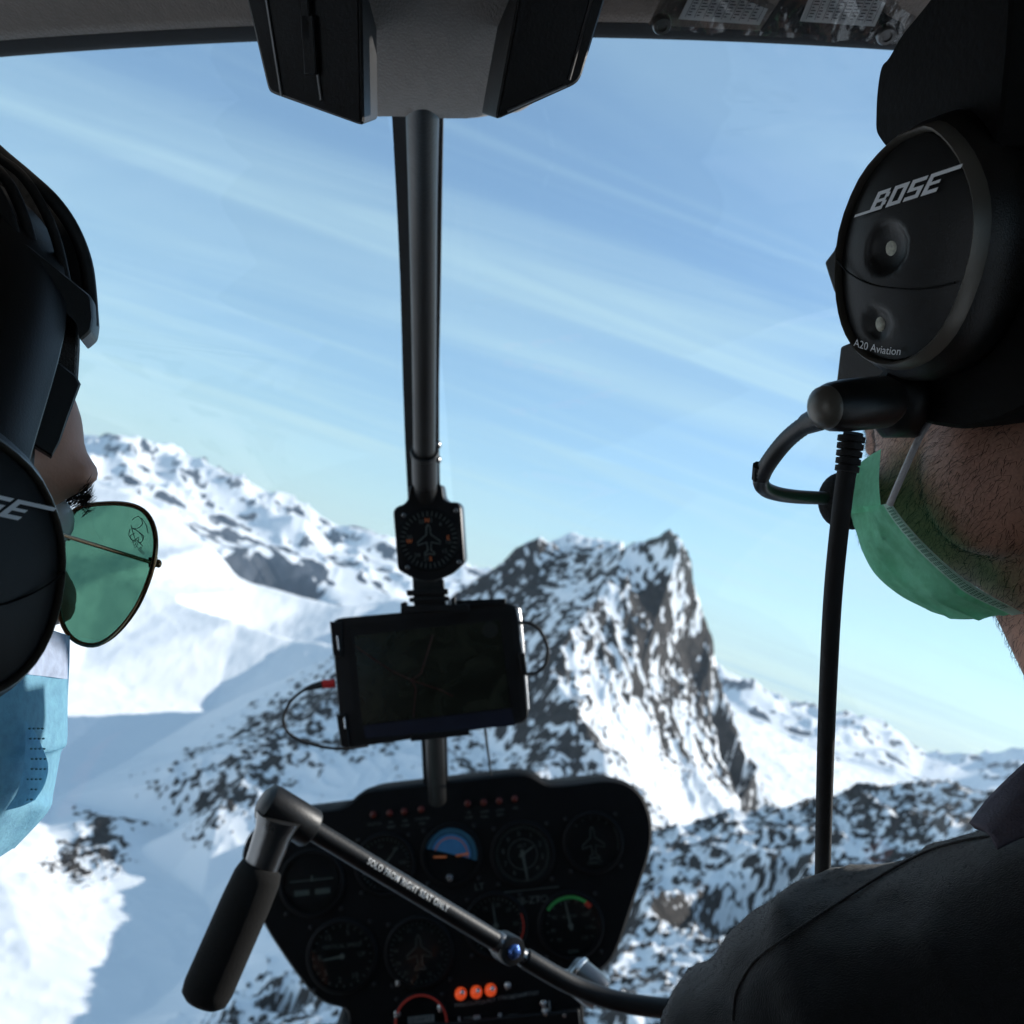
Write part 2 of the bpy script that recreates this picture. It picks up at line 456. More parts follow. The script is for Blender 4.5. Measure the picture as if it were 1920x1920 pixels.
def azimuths():
    a = list(np.arange(-36, 40.001, 0.062))
    out = [-180 + 3.0 * i for i in range(48)] + a + [40 + 3.0 * i for i in range(1, 47)]
    return np.array([x for x in out if x < 180])
def radii():
    r_, out = 150.0, []
    while r_ < 5000:
        out.append(r_)
        r_ *= 1.012 if r_ < 450 else (1.0042 if r_ < 880 else (1.0026 if r_ < 1620 else 1.0075))
    return np.array(out)
AZ, RR = azimuths(), radii()
A2, R2 = np.meshgrid(np.radians(AZ), RR)
GX, GY = np.sin(A2) * R2, np.cos(A2) * R2
GA = np.full(GX.shape + (4,), np.nan)
for t in tris:
    a, b, c = TV[t[0]], TV[t[1]], TV[t[2]]
    det = (b[1] - c[1]) * (a[0] - c[0]) + (c[0] - b[0]) * (a[1] - c[1])
    if abs(det) < 1e-9: continue
    lo, hi = np.min([a, b, c], 0) - .01, np.max([a, b, c], 0) + .01
    i, j = np.nonzero((GX >= lo[0]) & (GX <= hi[0]) & (GY >= lo[1]) & (GY <= hi[1]))
    if not len(i): continue
    x, y = GX[i, j], GY[i, j]
    l1 = ((b[1] - c[1]) * (x - c[0]) + (c[0] - b[0]) * (y - c[1])) / det
    l2 = ((c[1] - a[1]) * (x - c[0]) + (a[0] - c[0]) * (y - c[1])) / det
    l3 = 1 - l1 - l2
    k = (l1 > -1e-6) & (l2 > -1e-6) & (l3 > -1e-6)
    GA[i[k], j[k]] = l1[k, None] * TA[t[0]] + l2[k, None] * TA[t[1]] + l3[k, None] * TA[t[2]]
bad = np.isnan(GA[..., 0])
GA[bad] = (-290, .2, .05, 0)
GZ = blur(GA[..., 0].copy(), 2)
RO = blur(GA[..., 1].copy(), 14)
RK = blur(GA[..., 2].copy(), 14)
STK = blur(GA[..., 3].copy(), 8)
# ribs and gullies that run down the slopes, then broken rock
wx, wy = 26 * fbm(GX / 160, GY / 160, 3, 5), 26 * fbm(GX / 160, GY / 160, 3, 9)
rib = ridged((GX + wx) / 130, (GY + wy) / 130, 5, 3, .52)
crag = ridged((GX + wx * .4) / 38, (GY + wy * .4) / 38, 4, 41, .55)
swell = fbm(GX / 330, GY / 330, 3, 77)
GZ = GZ + RO * (9 * rib + (4.0 + 4.0 * STK) * crag) + (1 - RO) * 3.0 * swell + (1 - np.clip(RO * 2, 0, 1)) * (0.9 * fbm(GX / 60, GY / 25, 3, 88) + 2.6 * fbm(GX / 210 + .4 * fbm(GX / 90, GY / 90, 2, 15), GY / 75, 4, 93))
# how rocky: steep and broken ground sheds snow; streaks follow the fall line
gx = np.gradient(GZ, axis=1) / np.maximum(np.gradient(GX, axis=1) ** 2 + np.gradient(GY, axis=1) ** 2, 1e-6) ** .5
gr = np.gradient(GZ, axis=0) / np.maximum(np.gradient(R2, axis=0), 1e-6)
slope = np.hypot(gx, gr)
fine = fbm(GX / 10, GY / 10 + GZ / 16, 4, 61, .62)
patch = fbm((GX + wx) / 52, (GY + wy) / 52 + GZ / 60, 4, 23, .58)
# on the lit face snow lies in chutes down the fall line: noise across the contour, drawn out in height
sx = GX * .60 + GY * .80
streak = fbm(sx / 15 + .5 * patch, GZ / 55, 4, 131, .6) * .9 + fbm(sx / 42, GZ / 190, 3, 171, .5) * .8
vein = fbm((GX * .8 - GY * .5) / 19 + .6 * patch, GZ / 26 + (GX + GY) / 90, 4, 211, .6)
nearer = sstep(1180, 960, R2)                # the low ridge on the right is broken into smaller blocks
fine = fine * (1 - nearer) + nearer * fbm(GX / 5.5, GY / 5.5 + GZ / 9, 4, 67, .65)
patch = patch * (1 - nearer) + nearer * fbm((GX + wx) / 27, (GY + wy) / 27 + GZ / 30, 4, 29, .6)
vein = vein * (1 - nearer) + nearer * fbm((GX * .8 - GY * .5) / 10 + .6 * patch, GZ / 13 + (GX + GY) / 45, 4, 217, .62)
on = np.clip(RK * 3, 0, 1)
ROCKV = (1.30 * (RK - .5) + .40 * (np.clip(slope, 0, 2.2) - .95) * RO * (1 - .6 * STK) + (.34 * patch + .66 * fine + .50 * vein) * on * (1 - .55 * STK) + (1.0 * streak + .62 * fine) * on * STK)
ROCKV = np.where(RK < .02, -1.0, ROCKV)
# rock stands a little proud of the snow banked against it
GZ = GZ + 1.6 * sstep(-.05, .2, ROCKV) * (0.6 + fine)

def grid_object(name, X, Y, Z, attr, mat, wrap=True):
    nr, nc = X.shape
    co = np.stack([X, Y, Z], -1).reshape(-1, 3)
    i, j = np.meshgrid(np.arange(nr - 1), np.arange(nc if wrap else nc - 1), indexing='ij')
    j2 = (j + 1) % nc
    q = np.stack([i * nc + j, i * nc + j2, (i + 1) * nc + j2, (i + 1) * nc + j], -1).reshape(-1, 4)
    me = bpy.data.meshes.new(name)
    me.vertices.add(len(co)); me.vertices.foreach_set('co', co.ravel())
    me.loops.add(q.size); me.loops.foreach_set('vertex_index', q.ravel().astype(np.int32))
    me.polygons.add(len(q)); me.polygons.foreach_set('loop_start', (np.arange(len(q)) * 4).astype(np.int32))
    me.update(calc_edges=True)
    me.polygons.foreach_set('use_smooth', np.ones(len(q), dtype=bool))
    a = me.attributes.new('rockiness', 'FLOAT', 'POINT'); a.data.foreach_set('value', attr.ravel().astype(np.float32))
    me.materials.append(mat)
    o = bpy.data.objects.new(name, me); COL.objects.link(o)
    return o

def snow_rock(name, scale, rock_a, rock_b, snow, detail_amp, bump):
    m, n, l = new_mat(name)
    o = n.new('ShaderNodeOutputMaterial'); b = n.new('ShaderNodeBsdfPrincipled')
    t = n.new('ShaderNodeTexCoord')
    at = n.new('ShaderNodeAttribute'); at.attribute_name = 'rockiness'
    z = n.new('ShaderNodeTexNoise'); z.inputs['Scale'].default_value = scale; z.inputs['Detail'].default_value = 6; z.inputs['Roughness'].default_value = .65
    l.new(t.outputs['Object'], z.inputs['Vector'])
    ma = n.new('ShaderNodeMath'); ma.operation = 'MULTIPLY_ADD'; ma.inputs[1].default_value = detail_amp; ma.inputs[2].default_value = -detail_amp * .5
    l.new(z.outputs['Fac'], ma.inputs[0])
    ad = n.new('ShaderNodeMath'); ad.operation = 'ADD'
    l.new(ma.outputs[0], ad.inputs[0]); l.new(at.outputs['Fac'], ad.inputs[1])
    mr = n.new('ShaderNodeMapRange'); mr.interpolation_type = 'SMOOTHSTEP'
    mr.inputs['From Min'].default_value = -.03; mr.inputs['From Max'].default_value = .05
    l.new(ad.outputs[0], mr.inputs['Value'])
    z2 = n.new('ShaderNodeTexNoise'); z2.inputs['Scale'].default_value = scale * .45; z2.inputs['Detail'].default_value = 7; z2.inputs['Roughness'].default_value = .7
    l.new(t.outputs['Object'], z2.inputs['Vector'])
    cr = n.new('ShaderNodeValToRGB')
    cr.color_ramp.elements[0].position = .3; cr.color_ramp.elements[0].color = (*rock_a, 1)
    cr.color_ramp.elements[1].position = .7; cr.color_ramp.elements[1].color = (*rock_b, 1)
    l.new(z2.outputs['Fac'], cr.inputs[0])
    mx = n.new('ShaderNodeMix'); mx.data_type = 'RGBA'
    l.new(mr.outputs[0], mx.inputs[0]); l.new(cr.outputs[0], mx.inputs[7]); mx.inputs[6].default_value = (*snow, 1)
    l.new(mx.outputs[2], b.inputs['Base Color'])
    b.inputs['Roughness'].default_value = .75; b.inputs['Specular IOR Level'].default_value = .15
    bp = n.new('ShaderNodeBump'); bp.inputs['Strength'].default_value = bump; bp.inputs['Distance'].default_value = 5.0
    bm_ = n.new('ShaderNodeMath'); bm_.operation = 'MULTIPLY'
    l.new(z2.outputs['Fac'], bm_.inputs[0]); l.new(mr.outputs[0], bm_.inputs[1])
    l.new(bm_.outputs[0], bp.inputs['Height']); l.new(bp.outputs[0], b.inputs['Normal'])
    l.new(b.outputs[0], o.inputs[0])
    return m
snow_mat = snow_rock('snow_and_rock', .20, (.018, .016, .015), (.070, .060, .053), (.88, .89, .90), .42, 1.0)
terrain = grid_object('snowy_terrain', GX, GY, GZ, ROCKV, snow_mat)
terrain['kind'] = 'structure'
terrain['label'] = 'snow covered mountain ground with a pointed rocky peak and ridges'

# ---------------------------------------------------------------- far ranges on the horizon
SKYL = [(-400, 700), (-150, 765), (60, 790), (170, 800), (215, 815), (260, 820), (300, 838), (345, 842), (400, 868), (440, 888), (490, 915), (540, 935), (590, 955), (640, 985), (700, 1002), (745, 1018), (800, 1045), (880, 1062),
        (960, 1085), (1100, 1130), (1250, 1190), (1385, 1250), (1420, 1262), (1480, 1300), (1540, 1322), (1590, 1338), (1640, 1352), (1700, 1372), (1740, 1398), (1800, 1408), (1860, 1412), (1905, 1408), (1960, 1425), (2200, 1500)]
sa = []
for x, y in SKYL:
    p = wpt(x, y, 1000.0); sa.append((math.degrees(math.atan2(p[0], p[1])), p[2] / 1000))
sa = np.array(sa)
FA = np.concatenate([np.arange(-180, -40, 2.5), np.arange(-40, 44, .085), np.arange(44, 180, 2.5)])
FR = np.concatenate([np.arange(4300, 9300, 55), np.arange(9300, 13000, 350)])
FA2, FR2 = np.meshgrid(np.radians(FA), FR)
FX, FY = np.sin(FA2) * FR2, np.cos(FA2) * FR2
env = np.interp(np.degrees(FA2), sa[:, 0], sa[:, 1], left=.05, right=.05)
RID = 8800.0
top = env * RID
rise = np.clip((FR2 - 4700) / (RID - 4700), 0, 1)
fall = np.clip((FR2 - RID) / 4000, 0, 1)
prof = rise ** 1.15 * (1 - fall)
warp = 260 * fbm(FX / 1500, FY / 1500, 3, 8)
rg = ridged((FX + warp) / 1500, (FY + warp) / 1500, 6, 19, .55)
rg2 = ridged((FX + warp) / 420, FY / 420, 4, 29, .55)
FZ = -430 + (top + 430) * prof + (190 * rg * prof * (1 - .5 * prof) + 52 * rg2 * prof)
# keep the skyline where it is: fine jags only near the top
_a, _b = wpt(385, 1000, 1000.), wpt(590, 1085, 1000.)
VA0, VA1 = math.degrees(math.atan2(_a[0], _a[1])), math.degrees(math.atan2(_b[0], _b[1]))
wall = sstep(R(VA0 - 2.5), R(VA0 + 1), FA2) * sstep(R(VA1 + 2), R(VA1 - 2), FA2)      # a deep side valley with a steep far wall
FZ = FZ - wall * 420 * (1 - sstep(5900, 6250, FR2 + 420 * fbm(FX / 700, FY / 700, 4, 303)))
FZ = np.minimum(FZ, -430 + (top + 430) * (prof ** .7) + 26 + 22 * rg2)
fs = np.hypot(np.gradient(FZ, axis=0) / np.gradient(FR2, axis=0), np.gradient(FZ, axis=1) / (FR2 * np.gradient(FA2, axis=1)))
frock = .55 * (np.clip(fs, 0, 2) - .78) + .30 * fbm(FX / 260, FY / 260, 5, 44, .6) - .16
# dark wooded valley floor behind the dome, its blue shade put into the rock colour
far_mat = snow_rock('far_snow_and_shaded_rock', .012, (.012, .021, .036), (.040, .055, .080), (.86, .88, .90), .30, .3)
val = sstep(90, -140, FZ + 60 * fbm(FX / 500, FY / 500, 4, 3)) * sstep(R(VA0 - 2), R(VA0 + 1), FA2) * sstep(R(VA1 + 2), R(VA1 - 2), FA2)
far = grid_object('far_mountain_range', FX, FY, FZ, np.maximum(frock, val * .40 - .28 + .62 * fbm(FX / 300, FY / 220, 6, 51, .65)), far_mat)
far['kind'] = 'structure'
far['label'] = 'distant snow covered mountain range along the horizon'
# ================================================================ materials of the cockpit
pmat('headliner_fabric', (.19, .157, .135), .95, var=.10, nscale=180, bump=.9, bscale=900, spec=.1, sheen=.3, stretch=(1, .35, 1))
pmat('black_rubber', (.012, .012, .013), .75, var=.2, nscale=60, bump=.2)
pmat('black_plastic', (.0055, .0055, .006), .40, var=.15, nscale=35, bump=.12, bscale=700, spec=.28)
pmat('satin_black', (.0085, .0085, .009), .45, var=.2, nscale=25, bump=.15, bscale=500, spec=.3)
pmat('post_paint', (.011, .011, .0108), .42, var=.12, nscale=30, bump=.2, bscale=400, spec=.22)
pmat('panel_black', (.0045, .0045, .005), .75, var=.2, nscale=40, bump=.35, bscale=900, spec=.12)
pmat('dial_black', (.004, .004, .0045), .6, var=.2, nscale=60, bump=.05, spec=.15)
pmat('dial_print', (.065, .078, .07), .6, var=.15, nscale=200, bump=0)
pmat('white_print', (.80, .81, .80), .55, var=.08, nscale=300, bump=0)
pmat('grey_print', (.20, .21, .21), .5, var=.1, nscale=300, bump=0)
pmat('silver_metal', (.55, .55, .55), .28, 1.0, var=.1, nscale=50, bump=.08)
pmat('dark_metal', (.16, .16, .16), .30, .9, var=.15, nscale=40, bump=.1)
pmat('blue_anodised', (.08, .16, .42), .28, .85, var=.1, nscale=80, bump=.05)
pmat('foam_rubber', (.009, .0088, .0085), .92, var=.25, nscale=220, bump=.8, bscale=1300, spec=.2)
pmat('interior_grey', (.035, .035, .036), .85, var=.15, nscale=50, bump=.4, bscale=500)
pmat('seat_leather', (.035, .033, .032), .6, var=.2, nscale=40, bump=.4, bscale=350)
pmat('carpet', (.03, .03, .032), .98, var=.3, nscale=200, bump=.8, bscale=900)
pmat('lamp_amber', (.60, .10, .02), .3, var=.2, nscale=80, bump=0, emit=(1.0, .09, .02, .30))
pmat('lamp_dim', (.030, .004, .002), .35, var=.2, nscale=80, bump=0, emit=(1.0, .07, .012, .008))
pmat('gauge_blue', (.05, .19, .40), .5, var=.12, nscale=90, bump=0, emit=(.05, .25, .5, .012))
pmat('gauge_blue_dark', (.03, .12, .20), .5, var=.12, nscale=90, bump=0)
pmat('gauge_orange', (.75, .18, .05), .5, var=.1, nscale=90, bump=0)
pmat('gauge_green', (.06, .42, .10), .5, var=.1, nscale=90, bump=0)
pmat('gauge_red', (.60, .05, .03), .5, var=.1, nscale=90, bump=0)
pmat('red_plastic', (.55, .02, .02), .45, var=.1, nscale=60, bump=.1)
pmat('paper', (.78, .78, .76), .8, var=.06, nscale=60, bump=.15)
pmat('print_ink', (.06, .06, .08), .8, var=.1, nscale=60, bump=0)

def clear_mat(name, tint, gloss, rough=.02, wave=0.0, fres=True):
    """thin clear sheet: tinted straight-through light plus a reflection that grows at grazing angles"""
    m, n, l = new_mat(name)
    o = n.new('ShaderNodeOutputMaterial'); tr = n.new('ShaderNodeBsdfTransparent'); gl = n.new('ShaderNodeBsdfGlossy'); mx = n.new('ShaderNodeMixShader')
    t = n.new('ShaderNodeTexCoord'); z = n.new('ShaderNodeTexNoise'); z.inputs['Scale'].default_value = 9; z.inputs['Detail'].default_value = 4
    l.new(t.outputs['Object'], z.inputs['Vector'])
    cr = n.new('ShaderNodeValToRGB'); c = np.array(tint)
    cr.color_ramp.elements[0].color = (*(c * .985), 1); cr.color_ramp.elements[1].color = (*np.minimum(c * 1.015, 1), 1)
    l.new(z.outputs['Fac'], cr.inputs[0]); l.new(cr.outputs[0], tr.inputs['Color'])
    gl.inputs['Roughness'].default_value = rough
    lw = n.new('ShaderNodeLayerWeight'); lw.inputs['Blend'].default_value = .5      # facing: 1 - |cos|
    pw = n.new('ShaderNodeMath'); pw.operation = 'POWER'; pw.inputs[1].default_value = 5.0
    l.new(lw.outputs['Facing'], pw.inputs[0])
    ma = n.new('ShaderNodeMath'); ma.operation = 'MULTIPLY_ADD'; ma.inputs[1].default_value = .96 * gloss; ma.inputs[2].default_value = .04 * gloss; ma.use_clamp = True
    l.new(pw.outputs[0], ma.inputs[0]); l.new(ma.outputs[0], mx.inputs[0])
    if wave:
        bp = n.new('ShaderNodeBump'); bp.inputs['Strength'].default_value = wave; bp.inputs['Distance'].default_value = .01
        z2 = n.new('ShaderNodeTexNoise'); z2.inputs['Scale'].default_value = 45; z2.inputs['Detail'].default_value = 3
        mp = n.new('ShaderNodeMapping'); mp.inputs['Scale'].default_value = (1, .35, 1); mp.inputs['Rotation'].default_value = (0, 0, .6)
        l.new(t.outputs['Object'], mp.inputs[0]); l.new(mp.outputs[0], z2.inputs['Vector'])
        l.new(z2.outputs['Fac'], bp.inputs['Height']); l.new(bp.outputs[0], gl.inputs['Normal'])
    l.new(tr.outputs[0], mx.inputs[1]); l.new(gl.outputs[0], mx.inputs[2]); l.new(mx.outputs[0], o.inputs[0])
    return m
clear_mat('windshield_acrylic', (.955, .965, .97), .9)
clear_mat('clear_vinyl', (.80, .82, .84), 2.2, .16, wave=.5)
clear_mat('green_lens', (.080, .205, .140), .8)
clear_mat('gauge_glass', (.93, .94, .94), .12)

# ================================================================ the helicopter's cabin
XC = -0.08                                  # the cabin's centre line; the camera is held a little right of it
cabin = thing('helicopter', 'helicopter cabin with grey fabric roof, windshield and centre post', 'helicopter', (XC, .2, -1.0))
def edge(s, dz=0.0, dy=0.0):
    return Vector((XC + .64 * s, .600 - .14 * s * s + dy, .302 - .125 * s * s + .012 * s + dz))
SS = [i / 20 for i in range(-20, 21)]
# headliner: from the windshield edge back over the heads
mb = MB()
rows = []
for k, (dy, dz) in enumerate(((-.004, -.004), (-.012, -.001), (-.05, .004), (-.12, .012), (-.3, .03), (-.6, .05), (-1.0, .05), (-1.5, .02))):
    rows.append([edge(s, dz + (.0025 * math.sin(s * 31 + k) if 1 < k < 7 else 0), dy) for s in SS])
mb.grid(rows)
part('headliner', mb, 'headliner_fabric', cabin, solid=.004)
mb = MB()
rows = [[edge(s, dz, dy) for s in SS] for dy, dz in ((-1.55, .06), (-.6, .085), (-.1, .05), (.012, .012))]
mb.grid(rows)
part('roof_skin', mb, 'interior_grey', cabin, solid=.003)
# black edge strip along the top of the windshield
mb = MB()
sec = [(-.006, .008), (.012, .006), (.014, -.006), (.004, -.0085), (-.005, -.006)]
rows = [[edge(s, dz, dy) for s in SS] for dy, dz in sec + sec[:1]]
mb.grid(rows)
part('windshield_edge_strip', mb, 'black_rubber', cabin, bevel=0)
# windshield: two bubble panes that meet under the centre strip
PROF = [(.606, .296), (.70, .278), (.82, .240), (.95, .185), (1.08, .105), (1.22, -.01), (1.36, -.16), (1.48, -.33), (1.57, -.52), (1.60, -.72), (1.55, -.90), (1.42, -1.02)]
def shield(s, t):
    k = t * (len(PROF) - 1); i = min(int(k), len(PROF) - 2); q = k - i
    y = PROF[i][0] * (1 - q) + PROF[i + 1][0] * q; z = PROF[i][1] * (1 - q) + PROF[i + 1][1] * q
    hw = .64 + .06 * math.sin(math.pi * min(1, t * 1.1))
    e = edge(s)
    back = (.14 + .95 * (y - .6)) * abs(s) ** 2.4
    return Vector((XC + hw * s, y - min(back, y - .38 if y > .5 else back), z + (e.z - .302) * (1 - t) + .03 * s * t * 0))
for sgn in (-1, 1):
    mb = MB()
    rows = [[shield(sgn * (.012 + .988 * i / 14), t / 33) for i in range(15)] for t in range(34)]
    mb.grid(rows)
    part('windshield_pane', mb, 'windshield_acrylic', cabin, smooth=80)
# joint strip between the panes, just ahead of the post
mb = MB()
strip = bez([px(782, 170, .60), px(783, 228, .640), px(788, 520, .80), px(791, 830, .960), px(806, 1200, 1.15), px(818, 1500, 1.33), px(822, 1700, 1.43)], 20)
for dx, dy in ((0, 0),):
    rows = []
    for p in strip:
        w = .0165
        rows.append([p + Vector((-w, 0, 0)), p + Vector((w, 0, 0)), p + Vector((w, .006, .002)), p + Vector((-w, .006, .002)), p + Vector((-w, 0, 0))])
    mb.grid(rows)
part('joint_strip', mb, 'black_rubber', cabin)
post = MB()
post.tube(bez([px(791, 130, .55), px(792, 195, .585), px(793, 400, .705), px(795, 640, .82), px(796, 862, .925)], 18), .0102, 24)
post_o = part('centre_post', post, 'post_paint', cabin, smooth=60)
mb = MB(); mb.tube([px(796, 850, .919), px(797, 905, .945)], .0122, 20)
mb.tube([px(796, 846, .917), px(796, 852, .920)], .0132, 20)
part('post_collar', mb, 'satin_black', post_o, bevel=.0008)
for yy in (834, 862):
    mb = MB(); c = px(821, yy, .925); mb.lathe(c, Vector((1, -.2, 0)), [(.0022, -.006), (.0022, .0), (.0034, .0), (.0034, .0022), (.002, .003), (0, .003)], 8)
    part('clamp_screw', mb, 'dark_metal', post_o)
mb = MB(); mb.tube([px(797, 900, .95), px(812, 1180, 1.09), px(816, 1400, 1.19), px(820, 1500, 1.255)], .0112, 20)
part('lower_post', mb, 'post_paint', post_o, smooth=60)
# fabric fairing that hangs from the roof where the post enters
mb = MB(); rows = []
for y in [-.1, .1, .25, .35, .42, .47, .51, .54, .57, .59, .605, .617, .626, .632, .6337]:
    k = 1.0 if y < .54 else math.sqrt(max(0.0, 1 - ((y - .54) / .094) ** 2.6))
    row = []
    for i in range(29):
        a = math.pi * i / 28
        cx = math.copysign(abs(math.cos(a)) ** .55, math.cos(a)); sz = abs(math.sin(a)) ** .42
        hw = .082 * (.60 + .40 * k ** .6) if y >= .54 else .082
        row.append(Vector((-.049 - .005 * (1 - k) - hw * cx, y, .312 - .080 * sz * k ** .55 + .0012 * math.sin(i * 1.7 + y * 60))))
    rows.append(row)
mb.grid(rows)
part('roof_fairing', mb, 'headliner_fabric', cabin, subsurf=1, smooth=80)
# door frames, doors, floor and rear wall: the dark shell that keeps daylight off the backs of things
for sgn in (-1, 1):
    X = XC + sgn * .655
    mb = MB(); mb.box((X, .28, -.79), (.02, 0, 0), (0, .75, 0), (0, 0, .29)); d_o = part('door_panel', mb, 'interior_grey', cabin, bevel=.01)
    mb = MB()
    mb.tube(bez([(X, 1.0, -.38), (X, .90, -.02), (X - sgn * .01, .74, .165), (X - sgn * .02, .52, .215), (X - sgn * .02, -.1, .20), (X, -.5, .18)], 24), [.03] * 4 + [.066] * 9 + [.04] * 8 + [.024] * 4, 12)  # front corner, out of view, thickened and raised to shade the passenger's forehead
    part('shading_door_frame', mb, 'interior_grey', cabin)
    mb = MB(); mb.box((X, .08, -.1), (.022, 0, 0), (0, .045, 0), (0, 0, .30)); part('door_pillar', mb, 'interior_grey', cabin, bevel=.008)
    mb = MB(); mb.grid([[Vector((X, y, z)) for y in (.12, .50, .72, .98)] for z in (-.50, )] + [[Vector((X, .12, .19)), Vector((X, .48, .14)), Vector((X, .70, .03)), Vector((X, .98, -.30))]]); part('door_window', mb, 'windshield_acrylic', cabin, smooth=0)
    mb = MB(); mb.box((X, -.72, -.2), (.02, 0, 0), (0, .30, 0), (0, 0, .52)); mb.box((X, -.19, -.51), (.02, 0, 0), (0, .229, 0), (0, 0, .21)); mb.box((X, -.19, .26), (.02, 0, 0), (0, .229, 0), (0, 0, .10)); part('rear_side_wall', mb, 'interior_grey', cabin)
    mb = MB(); mb.grid([[Vector((X, y, z)) for y in (-.42, .04)] for z in (-.30, .16)]); part('door_window', mb, 'windshield_acrylic', cabin, smooth=0)
mb = MB(); mb.box((XC, -1.0, -.3), (.66, 0, 0), (0, .02, 0), (0, 0, .75)); part('rear_wall', mb, 'interior_grey', cabin)
mb = MB(); mb.box((XC, .05, -1.08), (.68, 0, 0), (0, 1.08, 0), (0, 0, .02)); part('cabin_floor', mb, 'carpet', cabin)

# ---------------------------------------------------------------- two black visor boxes beside the fairing
def overhead(name, label, outline, p0, n, ext, side_mat, ribs, lines):
    pts = [unp(x, y, p0, n) for x, y in outline]
    t = thing(name, label, 'visor', sum(pts, Vector()) / len(pts), 'visors beside the roof fairing')
    mb = MB(); mb.prism(rounded(pts, .003, 3), ext, .0012, .0012); part('shell', mb, side_mat, t, smooth=30)
    ins = []
    c = sum(pts, Vector()) / len(pts)
    nn = n.normalized() if n.dot(c) < 0 else -n.normalized()
    inner = [c + (p - c) * .93 for p in pts]
    mb = MB(); mb.prism([p + nn * .0006 for p in inner], -nn * .002); part('face', mb, 'black_plastic', t)
    for a, b in lines:
        mb = MB(); mb.tube([unp(*a, p0, n) + nn * .0012, unp(*b, p0, n) + nn * .0012], .0007, 6); part('groove_bead', mb, 'dark_metal', t)
    for (x, y), w, h in ribs:
        q = unp(x, y, p0, n); u = (unp(x + 10, y, p0, n) - q).normalized(); v = nn.cross(u)
        mb = MB(); mb.box(q + nn * .002, u * w, v * h, nn * .002); part('hinge', mb, 'black_plastic', t, bevel=.0006)
    return t
pn = Vector((-.22, -.9, -.36))
overhead('sun_visor', 'folded black visor with a centre hinge, left of the grey fairing', [(452, -40), (463, 0), (503, 170), (512, 176), (683, 237), (679, 0), (677, -40)], px(590, 120, .440), pn, Vector((.000, .044, .0198)), 'satin_black',
         [((578, 30), .0022, .010), ((585, 85), .0030, .012)], [((497, -30), (530, 180)), ((574, -30), (604, 188))])
pn = Vector((.22, -.9, -.36))
overhead('sun_visor', 'folded plain black visor right of the grey fairing', [(978, -40), (970, 0), (928, 226), (1080, 158), (1090, 145), (1134, 0), (1143, -40)], px(1030, 120, .440), pn, Vector((-.0075, .044, .0198)), 'post_paint',
         [], [((1113, -20), (1066, 150)), ((1060, 160), (950, 208))])

# ---------------------------------------------------------------- clear pouches with papers at the roof edge, upper right
def pouch(name, label, outline, d, paper_o, screws, tab):
    p0 = px(*outline[0], d); n = Vector((.05, -.55, -.83))
    pts = [unp(x, y, p0, n) for x, y in outline]
    t = thing(name, label, 'pouch', sum(pts, Vector()) / len(pts))
    nn = n.normalized()
    mb = MB(); mb.prism([p - nn * .003 for p in pts], -nn * .0012); part('backing', mb, 'headliner_fabric' if not tab else 'interior_grey', t)
    pp = [unp(x, y, p0, n) for x, y in paper_o]
    mb = MB(); mb.prism(pp, -nn * .0006); pa = part('paper_card', mb, 'paper', t)
    a, b, c_, d_ = pp[0], pp[1], pp[2], pp[3]
    ink = MB()
    q = lambda u, v: (a * (1 - u) + b * u) * (1 - v) + (d_ * (1 - u) + c_ * u) * v + nn * .0004
    for i in range(9):
        u = .06 + i * .11
        ink.add([q(u, .06), q(u + .006, .06), q(u + .006, .9), q(u, .9)], [(0, 1, 2, 3)])
        for j in range(14):
            if i < 8:
                v = .10 + j * .058; w = .03 + .05 * random.random()
                ink.add([q(u + .018, v), q(u + .018 + w, v), q(u + .018 + w, v + .02), q(u + .018, v + .02)], [(0, 1, 2, 3)])
    part('printed_table', ink, 'print_ink', pa, smooth=0)
    mb = MB()
    rows = []
    for i in range(25):
        rows.append([])
        for j in range(13):
            u, v = i / 24, j / 12
            p = (pts[0] * (1 - u) + pts[1] * u) * (1 - v) + (pts[3] * (1 - u) + pts[2] * u) * v
            rows[-1].append(p + nn * (.002 + .0022 * math.sin(u * 17 + v * 9) * math.sin(v * 5 + u * 3) * math.sin(math.pi * u)))
    mb.grid(rows); part('clear_cover', mb, 'clear_vinyl', t, smooth=80)
    for x, y in screws:
        mb = MB(); c = unp(x, y, p0, n); mb.lathe(c + nn * .003, nn, [(.0055, -.004), (.0055, 0), (.0048, .0012), (.003, .0012), (.0026, .0002), (0, .0002)], 20); part('press_stud', mb, 'dark_metal', t)
    return t
pouch('document_pouch', 'clear pouch holding a printed white table, at the top edge near the grey fairing', [(1218, 52), (1440, 64), (1530, -60), (1270, -60)], .57, [(1272, 36), (1424, 47), (1480, -60), (1320, -60)], [(1240, 43)], False)
pouch('document_pouch', 'crumpled clear pouch with glare, beside the right headset at the roof edge', [(1428, 64), (1690, 80), (1760, -60), (1510, -60)], .555, [(1500, 40), (1640, 50), (1690, -60), (1540, -60)], [(1660, 62)], True)
